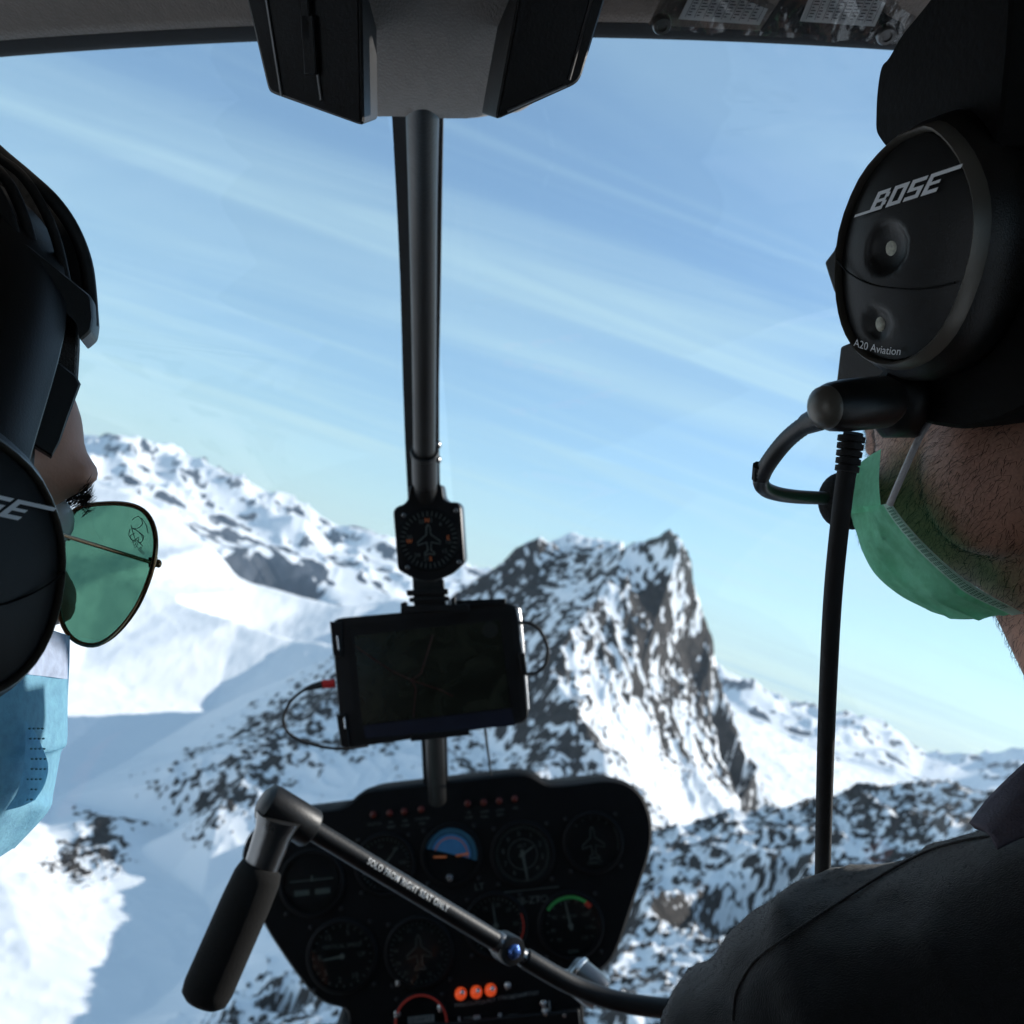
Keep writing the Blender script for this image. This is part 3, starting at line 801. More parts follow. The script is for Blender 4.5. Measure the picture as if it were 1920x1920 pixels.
# ================================================================ instrument panel
PP0 = px(850, 1650, 1.28); PN = Vector((0, -.985, .172)).normalized()
pe = (unp(950, 1640, PP0, PN) - unp(850, 1650, PP0, PN)).normalized()     # the panel's own "right": tilted in the picture
pv = PN.cross(pe) * -1
if pv.z < 0: pv = -pv
def pp(x, y, h=0.0): return unp(x, y, PP0, PN) + PN * h
MPP = 1.28 / FPX                                                             # metres per photograph pixel there
panel = thing('instrument_panel', 'black instrument panel with round gauges below the tablet', 'instrument panel', pp(850, 2060))
out = [(450, 1608), (462, 1568), (500, 1532), (560, 1524), (632, 1517), (655, 1506), (672, 1488), (690, 1481), (960, 1450), (992, 1450), (1010, 1460), (1028, 1472), (1060, 1472), (1140, 1462), (1178, 1468), (1206, 1490), (1222, 1530),
       (1225, 1570), (1217, 1610), (1190, 1690), (1162, 1775), (1145, 1808), (1110, 1832), (1090, 1850), (1100, 1960), (1110, 2060), (640, 2060), (655, 1960), (652, 1893), (612, 1886), (585, 1868), (545, 1815), (505, 1755), (470, 1690)]
pts = [pp(x, y) for x, y in out]
mb = MB(); mb.prism(rounded(pts, .012, 3), Vector((0, .05, -.010)), .004, .005); part('face', mb, 'panel_black', panel, smooth=40)
# hood that wraps back behind the face
cc = pp(840, 1680)
mb = MB(); r0 = rounded(pts, .012, 3)
mb.grid([[p + Vector((0, .045, -.008)) for p in r0], [cc + (p - cc) * .97 + Vector((0, .12, -.02)) for p in r0], [cc + (p - cc) * .84 + Vector((0, .22, -.03)) for p in r0], [cc + (p - cc) * .4 + Vector((0, .27, -.03)) for p in r0]], True)
part('hood', mb, 'panel_black', panel, smooth=50)
mb = MB(); mb.box(pp(860, 2150) + Vector((0, .12, 0)), (.16, 0, 0), (0, .10, 0), (0, 0, .14)); part('pedestal', mb, 'interior_grey', panel, bevel=.01)
mb = MB()
for i, x in enumerate((652, 700)):
    mb.tube([pp(x, 1880, -.02), pp(x + 6, 1960, -.03)], .004, 8)
part('support_bracket', mb, 'dark_metal', panel)

def pdisc(mb, c, r, h0, h1, seg=32): mb.lathe(c, PN, [(r, h0), (r, h1), (0, h1)], seg)
def gauge(x, y, r, label, sq=True):
    """bezel with a sunk dial under glass"""
    c = pp(x, y); rm = r * MPP
    mb = MB(); mb.lathe(c, PN, [(rm * 1.16, -.004), (rm * 1.16, .0025), (rm * 1.10, .0045), (rm * 1.02, .0045), (rm * .99, .0012), (0, .0012)], 40)
    g = part('gauge', mb, 'dial_black', panel, smooth=40, label=label)
    mb = MB(); mb.lathe(c, PN, [(rm * 1.0, .0034), (0, .0036)], 32); part('glass', mb, 'gauge_glass', g, smooth=60)
    if sq:
        for a in (45, 135, 225, 315):
            q = c + pe * (math.cos(R(a)) * rm * 1.34) + pv * (math.sin(R(a)) * rm * 1.34)
            mb = MB(); mb.lathe(q, PN, [(.0028, 0), (.0028, .0012), (.0016, .002), (0, .002)], 10); part('screw', mb, 'satin_black', g)
    return g, c, rm
def at(c, rm, ang, rad): return c + pe * (math.sin(R(ang)) * rm * rad) + pv * (math.cos(R(ang)) * rm * rad)
def ticks(mb, c, rm, a0, a1, n, r0, r1, w=.0006):
    for i in range(n):
        a = a0 + (a1 - a0) * i / max(1, n - 1)
        p, q = at(c, rm, a, r0) + PN * .0018, at(c, rm, a, r1) + PN * .0018
        s = (q - p).normalized().cross(PN) * w
        mb.add([p - s, p + s, q + s, q - s], [(0, 1, 2, 3)])
def nums(mb, c, rm, items, rad, size):
    for a, s in items:
        put_text(mb, s, at(c, rm, a, rad) + PN * .0018, pe, pv, size * rm)
def needle(g, c, rm, ang, ln, w, mat='dial_print', tail=.15):
    p, q = at(c, rm, ang + 180, tail) + PN * .0026, at(c, rm, ang, ln) + PN * .0026
    s = (q - p).normalized().cross(PN) * w
    mb = MB(); mb.prism([p - s, p + s, q + s * .5, q - s * .5], PN * .0005)
    mb.lathe(c + PN * .0024, PN, [(.0035, 0), (.0035, .001), (0, .0012)], 12)
    part('needle', mb, mat, g)
def arc(mb, c, rm, a0, a1, r0, r1, h=.0019, n=20):
    v, f = [], []
    for i in range(n + 1):
        a = a0 + (a1 - a0) * i / n
        v += [at(c, rm, a, r0) + PN * h, at(c, rm, a, r1) + PN * h]
    mb.add(v, [(2 * i, 2 * i + 1, 2 * i + 3, 2 * i + 2) for i in range(n)])
def prints(mb, g, mat='dial_print', name='markings'): return part(name, mb, mat, g, smooth=0)
def plane_sym(mb, c, rm, k=1.0, ang=0):
    def P(x, y): 
        a = R(ang); x, y = x * math.cos(a) + y * math.sin(a), -x * math.sin(a) + y * math.cos(a)
        return c + pe * (x * rm * k) + pv * (y * rm * k) + PN * .0019
    path = [(0, .62), (.07, .5), (.09, .2), (.45, -.08), (.45, -.2), (.09, -.1), (.06, -.42), (.2, -.54), (.2, -.62), (0, -.56), (-.2, -.62), (-.2, -.54), (-.06, -.42), (-.09, -.1), (-.45, -.2), (-.45, -.08), (-.09, .2), (-.07, .5), (0, .62)]
    mb.tube([P(*q) for q in path], .0006, 4)
# airspeed
g, c, rm = gauge(722, 1620, 50, 'dark round gauge with a long pale needle pointing up right')
mb = MB(); ticks(mb, c, rm, -150, 150, 31, .84, .95); nums(mb, c, rm, [(-120, '0'), (-60, '40'), (-10, '60'), (40, '80'), (90, '100'), (140, '120')], .66, .20); prints(mb, g)
needle(g, c, rm, 42, .78, .0016)
# attitude indicator
g, c, rm = gauge(846, 1602, 50, 'round gauge with a blue sky half and orange aircraft bars')
mb = MB(); v = [at(c, rm, a, .76) + PN * .0016 for a in np.linspace(-70, 106, 26)]; mb.add(v, [tuple(range(26))]); prints(mb, g, 'gauge_blue', 'sky_half')
mb = MB(); arc(mb, c, rm, -72, 108, .80, .98); prints(mb, g, 'gauge_blue_dark', 'bank_ring')
mb = MB(); arc(mb, c, rm, -72, 108, .60, .63); ticks(mb, c, rm, -60, 60, 7, .82, .96, .0008); prints(mb, g, 'gauge_orange', 'bank_ticks')
mb = MB()
for s in (-1, 1):
    p = c + pe * (s * rm * .18) - pv * (rm * .06) + PN * .0026; q = c + pe * (s * rm * .66) + pv * (rm * (-.02)) + PN * .0026
    mb.tube([p, q], .0016, 6)
prints(mb, g, 'gauge_orange', 'aircraft_bar')
# altimeter
g, c, rm = gauge(980, 1601, 53, 'altimeter with a pale needle pointing straight down')
mb = MB(); ticks(mb, c, rm, 0, 360, 51, .86, .97); nums(mb, c, rm, [(i * 36 - 6, str(i)) for i in range(10)], .70, .24); arc(mb, c, rm, 0, 360, .50, .525, n=40); put_text(mb, 'ALT', c + pv * rm * .28 + PN * .0018, pe, pv, rm * .18); prints(mb, g)
needle(g, c, rm, 174, .90, .0022); needle(g, c, rm, 60, .46, .0016)
# direction gauge
g, c, rm = gauge(1112, 1580, 50, 'dark round gauge with an aircraft outline at the right of the panel')
mb = MB(); plane_sym(mb, c, rm, .95); ticks(mb, c, rm, -40, 40, 5, .84, .95); put_text(mb, 'DIRECT', c - pv * rm * .72 + PN * .0018, pe, pv, rm * .17); arc(mb, c, rm, 60, 110, .93, .955); prints(mb, g)
# turn coordinator, half behind the grip
g, c, rm = gauge(585, 1655, 54, 'dark round gauge with a level aircraft bar beside the left grip')
mb = MB(); mb.tube([c + pe * rm * a + pv * rm * .1 + PN * .0022 for a in (-.75, .75)], .0009, 5); mb.tube([c + pe * rm * .02 + pv * rm * (.1 + b) + PN * .0022 for b in (-.05, .14)], .0016, 6)
for s in (-1, 1): mb.box(c + pe * rm * s * .36 - pv * rm * .30 + PN * .0019, pe * rm * .26, pv * rm * .09, PN * .0003)
prints(mb, g)
# vertical speed
g, c, rm = gauge(642, 1792, 58, 'vertical speed gauge with its needle lying left')
mb = MB(); ticks(mb, c, rm, 0, 360, 25, .86, .96); nums(mb, c, rm, [(-36, '15'), (18, '5'), (60, '1'), (150, '10'), (190, '2'), (-90, '0'), (-130, '5')], .72, .24); put_text(mb, 'VERTICAL SPEED', c + pv * rm * .30 + PN * .0018, pe, pv, rm * .17); put_text(mb, 'UP', c + pe * rm * .62 + PN * .0018, pe, pv, rm * .2); prints(mb, g)
needle(g, c, rm, -96, .62, .0020, tail=-.05)
# heading gauge
g, c, rm = gauge(786, 1785, 56, 'heading gauge with a pale aircraft outline low on the panel')
mb = MB(); plane_sym(mb, c, rm, .9); ticks(mb, c, rm, 0, 360, 37, .88, .97); nums(mb, c, rm, [(i * 30 + 8, s) for i, s in enumerate(('N', '3', '6', 'E', '12', '15', 'S', '21', '24', 'W', '30', '33'))], .76, .17); prints(mb, g)
# manifold / rotor gauges
g, c, rm = gauge(930, 1735, 52, 'dark round gauge with an upright needle behind the control bar')
mb = MB(); ticks(mb, c, rm, -140, 140, 29, .86, .96); nums(mb, c, rm, [(-30, '15'), (10, '20'), (45, '25'), (90, '30')], .70, .2); prints(mb, g); needle(g, c, rm, -4, .8, .0014)
mb = MB(); arc(mb, c, rm, 70, 130, .97, 1.0, .0046); prints(mb, g, 'gauge_red', 'limit_arc')
g, c, rm = gauge(1070, 1735, 54, 'gauge with a green arc ending in a red mark')
mb = MB(); ticks(mb, c, rm, -120, 120, 13, .76, .86); nums(mb, c, rm, [(-100, '80'), (-60, '90'), (60, '100'), (100, '110'), (135, '120'), (-135, '70')], .62, .18); put_text(mb, 'RPM', c - pv * rm * .85 + PN * .0018, pe, pv, rm * .2); put_text(mb, 'ROTOR', c + pv * rm * .30 + PN * .0018, pe, pv, rm * .15); prints(mb, g)
mb = MB(); arc(mb, c, rm, -52, 40, .88, .99); prints(mb, g, 'gauge_green', 'green_arc')
mb = MB(); arc(mb, c, rm, 40, 54, .84, 1.0); prints(mb, g, 'gauge_red', 'red_mark')
needle(g, c, rm, -8, .84, .0020)
# clock low in the middle and the bottom gauge
g, c, rm = gauge(790, 1915, 44, 'round gauge with a white name strip at the bottom of the panel')
mb = MB(); mb.box(c + pv * rm * .1 + PN * .0019, pe * rm * .55, pv * rm * .14, PN * .0002); prints(mb, g, 'grey_print', 'name_strip')
mb = MB(); put_text(mb, 'QUARTZ', c + pv * rm * .1 + PN * .0024, pe, pv, rm * .24); ticks(mb, c, rm, 0, 330, 12, .8, .95); prints(mb, g, 'dial_black')
mb = MB(); arc(mb, c, rm, -180, 180, 1.02, 1.10, .0048, 40); prints(mb, g, 'gauge_red', 'bezel_ring')
# warning lights in two rows of four, with their small captions
for i, (x, y) in enumerate([(700, 1527), (731, 1524), (758, 1521), (790, 1517), (877, 1506), (907, 1504), (936, 1501), (965, 1497)]):
    c = pp(x, y); mb = MB(); mb.lathe(c, PN, [(.0042, 0), (.0042, .002), (.0034, .0032), (.0018, .004), (0, .0042)], 14); w = part('warning_light', mb, 'lamp_dim', panel)
    mb = MB(); mb.lathe(c, PN, [(.0056, 0), (.0056, .0014), (.0042, .0020)], 16); part('bezel', mb, 'dial_black', w)
    mb = MB(); cap = ('CLUTCH', 'MR TEMP', 'MR CHIP', 'STARTER ON', 'TR CHIP', 'LOW FUEL', 'LOW RPM', 'OIL')[i]
    for k, s in enumerate(cap.split()): put_text(mb, s, pp(x + 2, y + 18 + 9 * k, .001), pe, pv, .0048)
    part('caption', mb, 'dial_print', w, smooth=0)
# registration
mb = MB(); put_text(mb, 'HB-ZTO', pp(995, 1688, .001), pe, pv, .0125); part('registration', mb, 'dial_print', panel, smooth=0)
mb = MB(); mb.tube([pp(945, 1673, .001), pp(1048, 1662, .001)], .0006, 5); part('caption_line', mb, 'dial_print', panel)
mb = MB(); put_text(mb, 'LT', pp(899, 1663, .001), pe, pv, .012); part('caption', mb, 'dial_print', panel, smooth=0)
mb = MB(); mb.lathe(pp(843, 1645), PN, [(.0045, 0), (.0045, .006), (.003, .008), (0, .008)], 14); part('knob', mb, 'silver_metal', panel)
# amber lamps, switches and breakers of the lower stack
for x, y in ((864, 1862), (893, 1859), (920, 1855)):
    c = pp(x, y); mb = MB(); mb.lathe(c, PN, [(.0075, 0), (.0075, .005), (.0062, .009), (.003, .0115), (0, .012)], 16); w = part('amber_lamp', mb, 'lamp_amber', panel)
    mb = MB(); mb.lathe(c + pe * .003 + pv * .004, PN, [(.0026, .007), (.0026, .013), (.0015, .014), (0, .014)], 10); part('bat_tip', mb, 'silver_metal', w)
for x, y in ((952, 1847), (748, 1840), (745, 1900), (1019, 1880), (1022, 1895), (826, 1888), (1057, 1898)):
    c = pp(x, y); mb = MB(); mb.lathe(c, PN, [(.0042, 0), (.0042, .003), (.0018, .004), (.0016, .012), (.0024, .014), (0, .015)], 12); part('toggle_switch', mb, 'silver_metal', panel)
for x, y, s in ((863, 1884, 'MAG'), (893, 1880, 'CLUTCH'), (921, 1875, 'ALT'), (950, 1870, 'STROBE'), (977, 1866, 'NAV'), (997, 1863, 'PITOT'), (880, 1910, 'COM'), (960, 1905, 'XPDR')):
    mb = MB(); put_text(mb, s, pp(x, y, .001), pe, pv, .0065); part('caption', mb, 'grey_print', panel, smooth=0)
for x, y, w in ((895, 1912, 12), (938, 1908, 7), (955, 1918, 14), (1030, 1885, 3), (862, 1915, 4)):
    mb = MB(); mb.box(pp(x, y, .003), pe * w * MPP * .5, pv * .006, PN * .003); part('rocker_switch', mb, 'grey_print', panel, bevel=.001)
mb = MB(); mb.box(pp(900, 1975, .004), pe * .13, pv * .042, PN * .004); part('radio', mb, 'black_plastic', panel, bevel=.002)

# ================================================================ magnetic compass on the post
CP0 = px(803, 1012, .955); CN = Vector((.10, -.99, .05)).normalized()
comp = thing('magnetic_compass', 'black square compass on the centre post above the tablet', 'compass', px(800, 1092, .96))
co = [(768, 910), (828, 908), (832, 934), (842, 942), (857, 941), (865, 950), (872, 1056), (850, 1076), (815, 1091), (790, 1091), (768, 1081), (746, 1069), (737, 958), (745, 949), (757, 946), (765, 936)]
mb = MB(); mb.prism(rounded([unp(x, y, CP0, CN) for x, y in co], .003, 3), Vector((0, .05, .0)), .0012, .0015); part('housing', mb, 'black_plastic', comp, smooth=30)
pe2 = (unp(900, 1006, CP0, CN) - unp(803, 1012, CP0, CN)).normalized(); pv2 = CN.cross(pe2); pv2 = pv2 if pv2.z > 0 else -pv2
_s = (pe, pv, PN); pe, pv, PN = pe2, pv2, CN
c = unp(804, 1012, CP0, CN) + CN * .0008; rm = 55 * .955 / FPX
mb = MB(); mb.lathe(c, CN, [(rm * 1.08, -.002), (rm * 1.08, .001), (rm * 1.02, .0016), (rm * .99, .0004), (0, .0004)], 40); dial = part('dial', mb, 'dial_black', comp, smooth=40)
mb = MB(); ticks(mb, c, rm, 0, 350, 36, .80, .97, .0004); nums(mb, c, rm, [(i * 30 - 20, s) for i, s in enumerate(('33', '3', '6', '', '12', '15', '', '21', '24', '', '30', ''))], .66, .20); plane_sym(mb, c, rm, .85); part('card_markings', mb, 'dial_print', dial, smooth=0)
mb = MB(); nums(mb, c, rm, [(-2, 'N'), (88, 'E'), (178, 'S'), (268, 'W')], .66, .20); part('cardinal_letters', mb, 'gauge_orange', dial, smooth=0)
pe, pv, PN = _s
for x, y in ((757, 966), (855, 957), (764, 1064), (861, 1054)):
    mb = MB(); mb.lathe(unp(x, y, CP0, CN), CN, [(.0022, 0), (.0022, .001), (.0013, .0016), (0, .0016)], 10); part('screw', mb, 'dark_metal', comp)

# ================================================================ tablet and its mount
TP0 = px(806, 1265, 1.02); TN = Vector((.05, -.99, .12)).normalized()
mount = thing('tablet_mount', 'black ridged clamp between the compass and the tablet', 'mount', px(805, 1135, 1.0))
def tb(x, y, h=0.0): return unp(x, y, TP0, TN) + TN * h
mb = MB()
mb.prism([tb(x, y, .004) for x, y in ((774, 1088), (832, 1086), (836, 1135), (778, 1138))], -TN * .03)
part('neck', mb, 'satin_black', mount, bevel=.001)
for x0, y0, x1, y1 in ((763, 1104, 840, 1114), (768, 1118, 842, 1126), (752, 1128, 762, 1146), (760, 1133, 880, 1146), (846, 1118, 854, 1140), (866, 1130, 874, 1142)):
    mb = MB(); mb.prism([tb(x0, y0 + 3, .008), tb(x1, y0, .008), tb(x1, y1, .008), tb(x0, y1 + 3, .008)], -TN * .03); part('clamp_rib', mb, 'satin_black', mount, bevel=.0008)
mb = MB(); mb.prism([tb(760, 1180, -.013), tb(860, 1172, -.013), tb(866, 1350, -.013), tb(770, 1360, -.013)], -TN * .02); part('back_plate', mb, 'satin_black', mount, bevel=.001)

tab = thing('tablet_computer', 'dark tablet showing a dim map, clamped on the centre post', 'tablet', px(818, 1380, 1.02))
mb = MB(); mb.prism(rounded([tb(x, y) for x, y in ((620, 1160), (968, 1129), (993, 1354), (641, 1405))], .012, 5), -TN * .011, .0012, .0012); part('case', mb, 'satin_black', tab, smooth=30)
for q in (((619, 1165), (642, 1168), (642, 1232), (625, 1228)), ((631, 1340), (650, 1338), (656, 1402), (640, 1400)), ((972, 1225), (984, 1224), (989, 1265), (978, 1266)), ((855, 1126), (948, 1122), (948, 1134), (855, 1140)), ((770, 1376), (880, 1366), (880, 1378), (770, 1390))):
    mb = MB(); mb.prism([tb(x, y, .0035) for x, y in q], -TN * .016); part('case_clip', mb, 'black_plastic', tab, bevel=.001)
for a, b in (((633, 1192), (636, 1218)), ((646, 1345), (648, 1365))):
    mb = MB(); mb.tube([tb(*a, .004), tb(*b, .004)], .0007, 6); part('clip_edge', mb, 'silver_metal', tab)
mb = MB(); mb.tube(bez([tb(967, 1136, -.002), tb(974, 1150, -.002), tb(983, 1240, -.002), tb(990, 1330, -.002)], 12), .0014, 8); part('metal_edge', mb, 'silver_metal', tab)
mb = MB(); mb.prism(rounded([tb(x, y, .0012) for x, y in ((650, 1172), (956, 1144), (978, 1346), (668, 1390))], .002, 2), -TN * .001); part('glass_front', mb, 'black_plastic', tab)
# the screen itself: a dim topographic map with red airspace lines and a dark strip below
m, n, l = new_mat('map_screen')
o = n.new('ShaderNodeOutputMaterial'); b = n.new('ShaderNodeBsdfPrincipled'); t = n.new('ShaderNodeTexCoord')
z = n.new('ShaderNodeTexNoise'); z.inputs['Scale'].default_value = 26; z.inputs['Detail'].default_value = 8; z.inputs['Distortion'].default_value = 1.5
l.new(t.outputs['Object'], z.inputs['Vector'])
cr = n.new('ShaderNodeValToRGB'); cr.color_ramp.elements[0].position = .35; cr.color_ramp.elements[0].color = (.008, .009, .006, 1); cr.color_ramp.elements[1].position = .65; cr.color_ramp.elements[1].color = (.022, .024, .016, 1)
l.new(z.outputs['Fac'], cr.inputs[0]); l.new(cr.outputs[0], b.inputs['Base Color']); b.inputs['Roughness'].default_value = .22
l.new(cr.outputs[0], b.inputs['Emission Color']); b.inputs['Emission Strength'].default_value = .006
l.new(b.outputs[0], o.inputs[0])
pmat('map_red', (.04, .008, .007), .4, bump=0); pmat('map_blue', (.008, .010, .022), .4, bump=0); pmat('map_dark', (.012, .014, .012), .4, bump=0)
mb = MB(); mb.add([tb(x, y, .0016) for x, y in ((664, 1192), (936, 1163), (958, 1326), (680, 1358))], [(0, 1, 2, 3)]); scr = part('screen', mb, 'map_screen', tab, smooth=0)
mb = MB()
for path in (((668, 1212), (700, 1235), (735, 1258), (772, 1275), (790, 1262), (812, 1190)), ((772, 1275), (780, 1290), (775, 1345)), ((772, 1275), (830, 1295), (850, 1305))):
    mb.tube([tb(x, y, .0019) for x, y in path], .0006, 4)
part('airspace_line', mb, 'map_red', scr)
mb = MB(); c = tb(919, 1181, .0018); mb.lathe(c, TN, [(.0085, 0), (.0085, .0003), (0, .0003)], 24); part('map_button', mb, 'map_dark', scr)
mb = MB(); mb.add([tb(x, y, .0016) for x, y in ((681, 1361), (958, 1329), (966, 1360), (686, 1384))], [(0, 1, 2, 3)]); part('status_bar', mb, 'map_blue', scr, smooth=0)
# cables
def cable(label, pts, r, mat, name='charging_cable', seg=8):
    t = thing(name, label, 'cable', pts[-1])
    mb = MB(); mb.tube(bez(pts, 40), r, seg); part('cord', mb, mat, t, smooth=80)
    return t
t = cable('thin black cable with a red plug looping from the left side of the tablet', [px(602, 1283, 1.02), px(575, 1291, 1.02), px(545, 1315, 1.02), px(531, 1350, 1.02), px(545, 1378, 1.025), px(590, 1397, 1.03), px(640, 1404, 1.035), px(690, 1398, 1.05)], .0016, 'black_rubber')
mb = MB(); mb.tube([px(604, 1283, 1.02), px(629, 1281, 1.02)], .0045, 10, flat=(.6, Vector((0, 1, 0)))); part('red_plug', mb, 'red_plastic', t, bevel=.0006)
mb = MB(); mb.tube([px(570, 1293, 1.02), px(585, 1288, 1.02), px(604, 1283, 1.02)], [.0018, .0032, .0040], 10); part('strain_relief', mb, 'black_rubber', t, smooth=60)
cable('short black cable looping at the right edge of the tablet', [px(972, 1168, 1.02), px(992, 1168, 1.02), px(1012, 1182, 1.02), px(1026, 1212, 1.02), px(1024, 1242, 1.02), px(1008, 1260, 1.02), px(986, 1264, 1.025)], .0019, 'black_rubber')
t = cable('thin black wire hanging straight from the tablet to the panel', [px(910, 1368, 1.04), px(913, 1395, 1.10), px(917, 1425, 1.18), px(920, 1452, 1.27)], .0014, 'black_rubber', 'antenna_wire')

# ================================================================ control bar with the left grip
bar = thing('control_stick', 'black control bar with foam grip and white lettering across the panel', 'control stick', px(1240, 2050, .90))
p_head, p_hinge = px(520, 1516, .775), px(952, 1778, .862)
p_head_b = p_head + (p_hinge - p_head) * .05
mb = MB(); mb.tube([p_head, p_head + (p_hinge - p_head) * .955], .0083, 24); tube_o = part('cross_tube', mb, 'satin_black', bar, smooth=60)
ax = (p_hinge - p_head).normalized()
mb = MB(); mb.lathe(p_head - ax * .014, ax, [(.0, 0), (.010, .0), (.0145, .003), (.0155, .007), (.0155, .046), (.0145, .0475), (.0095, .0475)], 28); part('head_clamp', mb, 'satin_black', bar, smooth=40)
mb = MB(); e = p_head + (p_hinge - p_head) * .935; mb.lathe(e, ax, [(.0084, 0), (.0091, .001), (.0091, .010), (.0075, .012), (.0075, .03)], 20); part('tube_end_collar', mb, 'dark_metal', bar, smooth=40)
g0, g1, g2 = px(524, 1530, .770), px(492, 1622, .768), px(378, 1882, .745)
ga = (g2 - g1).normalized()
mb = MB(); mb.tube([g0, g0 + (g1 - g0) * .3, g1 + ga * .006], [.0185, .0150, .0128], 28); part('grip_sleeve', mb, 'dark_metal', bar, smooth=60)
L = (g2 - g1).length
mb = MB(); mb.lathe(g1, ga, [(.0128, 0), (.0165, .002), (.0185, .010), (.0192, .03), (.0192, L - .012), (.0178, L - .004), (.013, L), (0, L)], 32); part('foam_grip', mb, 'foam_rubber', bar, smooth=50)
# lettering along the tube, following its round face
toc = (-(p_head + p_hinge) / 2).normalized()
up_t = (toc - ax * toc.dot(ax)).normalized(); side = up_t.cross(ax)
if side.z < 0: side = -side
v, f = text_geo('SOLO FROM RIGHT SEAT ONLY', .0076, bold=.00012, space=1.12)
mid = (unp(756, 1660, p_head, up_t)); mid = p_head + ax * (mid - p_head).dot(ax)
W = max(a for a, b in v) - min(a for a, b in v)
target = (unp(831, 1703, p_head, up_t) - unp(680, 1615, p_head, up_t)).length
mb = MB(); rr = .0094
vv = []
for a, b in v:
    th = (b + .0018) / rr
    vv.append(mid + ax * (a * target / W) + up_t * (rr * math.cos(th)) + side * (rr * math.sin(th)))
mb.add(vv, f); part('lettering', mb, 'white_print', tube_o, smooth=0)
# hinge with its blue bolt
hx = (p_hinge - p_head).normalized()
hn = up_t
mb = MB(); mb.lathe(p_hinge - hn * .012, hn, [(.011, 0), (.0125, .002), (.0125, .020), (.0118, .022), (.0075, .0225)], 28); hinge = part('hinge_boss', mb, 'satin_black', bar, smooth=40)
mb = MB(); mb.lathe(p_hinge + hn * .0095, hn, [(.0062, 0), (.0062, .0018), (.0048, .003), (.0044, .0052), (.003, .0062), (0, .0062)], 20); part('blue_bolt', mb, 'blue_anodised', hinge, smooth=40)
mb = MB(); mb.tube([p_hinge + hx * .008, p_hinge + hx * .024], .0078, 16); part('fork', mb, 'dark_metal', bar)
mb = MB(); mb.tube(bez([px(985, 1797, .868), px(1050, 1835, .875), px(1100, 1858, .88), px(1160, 1878, .88), px(1240, 1890, .875), px(1330, 1895, .86), px(1440, 1930, .85)], 24), .0088, 20); part('bent_tube', mb, 'satin_black', bar, smooth=60)
c0, c1 = px(1072, 1822, .93), px(1128, 1868, .915)
mb = MB(); a_ = (c1 - c0).normalized(); LL = (c1 - c0).length
mb.lathe(c0, a_, [(.0, -.002), (.014, -.002), (.0165, .001), (.0170, .004), (.0170, LL * .75), (.0145, LL), (.006, LL + .002), (0, LL + .002)], 26); sock = part('grip_socket', mb, 'dark_metal', bar, smooth=40)
mb = MB(); mb.lathe(c0, a_, [(.0172, .002), (.0182, .003), (.0182, .006), (.0172, .007)], 26); part('chrome_ring', mb, 'silver_metal', sock, smooth=40)
mb = MB(); mb.lathe(px(1058, 1828, .905), Vector((-.2, -1, .2)), [(.0045, -.004), (.0045, .003), (.003, .005), (0, .005)], 12); part('socket_screw', mb, 'silver_metal', sock)
# ================================================================ people: one remeshed body each, clothes and hair as children
def skin_mat(name, base, red, stubble):
    m, n, l = new_mat(name)
    o = n.new('ShaderNodeOutputMaterial'); b = n.new('ShaderNodeBsdfPrincipled'); t = n.new('ShaderNodeTexCoord')
    z = n.new('ShaderNodeTexNoise'); z.inputs['Scale'].default_value = 45; z.inputs['Detail'].default_value = 6
    l.new(t.outputs['Object'], z.inputs['Vector'])
    cr = n.new('ShaderNodeValToRGB'); cr.color_ramp.elements[0].position = .3; cr.color_ramp.elements[1].position = .72
    cr.color_ramp.elements[0].color = (*base, 1); cr.color_ramp.elements[1].color = (*red, 1)
    l.new(z.outputs['Fac'], cr.inputs[0])
    at_ = n.new('ShaderNodeAttribute'); at_.attribute_name = 'beard'
    z3 = n.new('ShaderNodeTexNoise'); z3.inputs['Scale'].default_value = 900; z3.inputs['Detail'].default_value = 2
    l.new(t.outputs['Object'], z3.inputs['Vector'])
    mm = n.new('ShaderNodeMath'); mm.operation = 'MULTIPLY'; l.new(at_.outputs['Fac'], mm.inputs[0])
    m2 = n.new('ShaderNodeMapRange'); m2.inputs['From Min'].default_value = .3; m2.inputs['From Max'].default_value = .7; m2.inputs['To Min'].default_value = .10; m2.inputs['To Max'].default_value = .42
    l.new(z3.outputs['Fac'], m2.inputs['Value']); l.new(m2.outputs[0], mm.inputs[1])
    mx = n.new('ShaderNodeMix'); mx.data_type = 'RGBA'; mx.inputs[7].default_value = (*stubble, 1)
    l.new(mm.outputs[0], mx.inputs[0]); l.new(cr.outputs[0], mx.inputs[6]); l.new(mx.outputs[2], b.inputs['Base Color'])
    b.inputs['Roughness'].default_value = .52; b.inputs['Specular IOR Level'].default_value = .35
    b.inputs['Subsurface Weight'].default_value = .15; b.inputs['Subsurface Radius'].default_value = (.010, .004, .002); b.inputs['Subsurface Scale'].default_value = .5
    z2 = n.new('ShaderNodeTexNoise'); z2.inputs['Scale'].default_value = 700; z2.inputs['Detail'].default_value = 3
    l.new(t.outputs['Object'], z2.inputs['Vector'])
    bp = n.new('ShaderNodeBump'); bp.inputs['Strength'].default_value = .25; bp.inputs['Distance'].default_value = .0006
    l.new(z2.outputs['Fac'], bp.inputs['Height']); l.new(bp.outputs[0], b.inputs['Normal'])
    l.new(b.outputs[0], o.inputs[0])
skin_mat('skin', (.44, .24, .17), (.56, .28, .19), (.05, .035, .028))
pmat('hair', (.010, .008, .007), .55, var=.4, nscale=120, bump=.8, bscale=420, stretch=(1, 1, .25))
pmat('beard_hair', (.010, .008, .007), .5, var=.2, nscale=50, bump=0)
pmat('fleece', (.0075, .0075, .008), .98, var=.45, nscale=260, bump=.7, bscale=2200, spec=.08, sheen=.5)
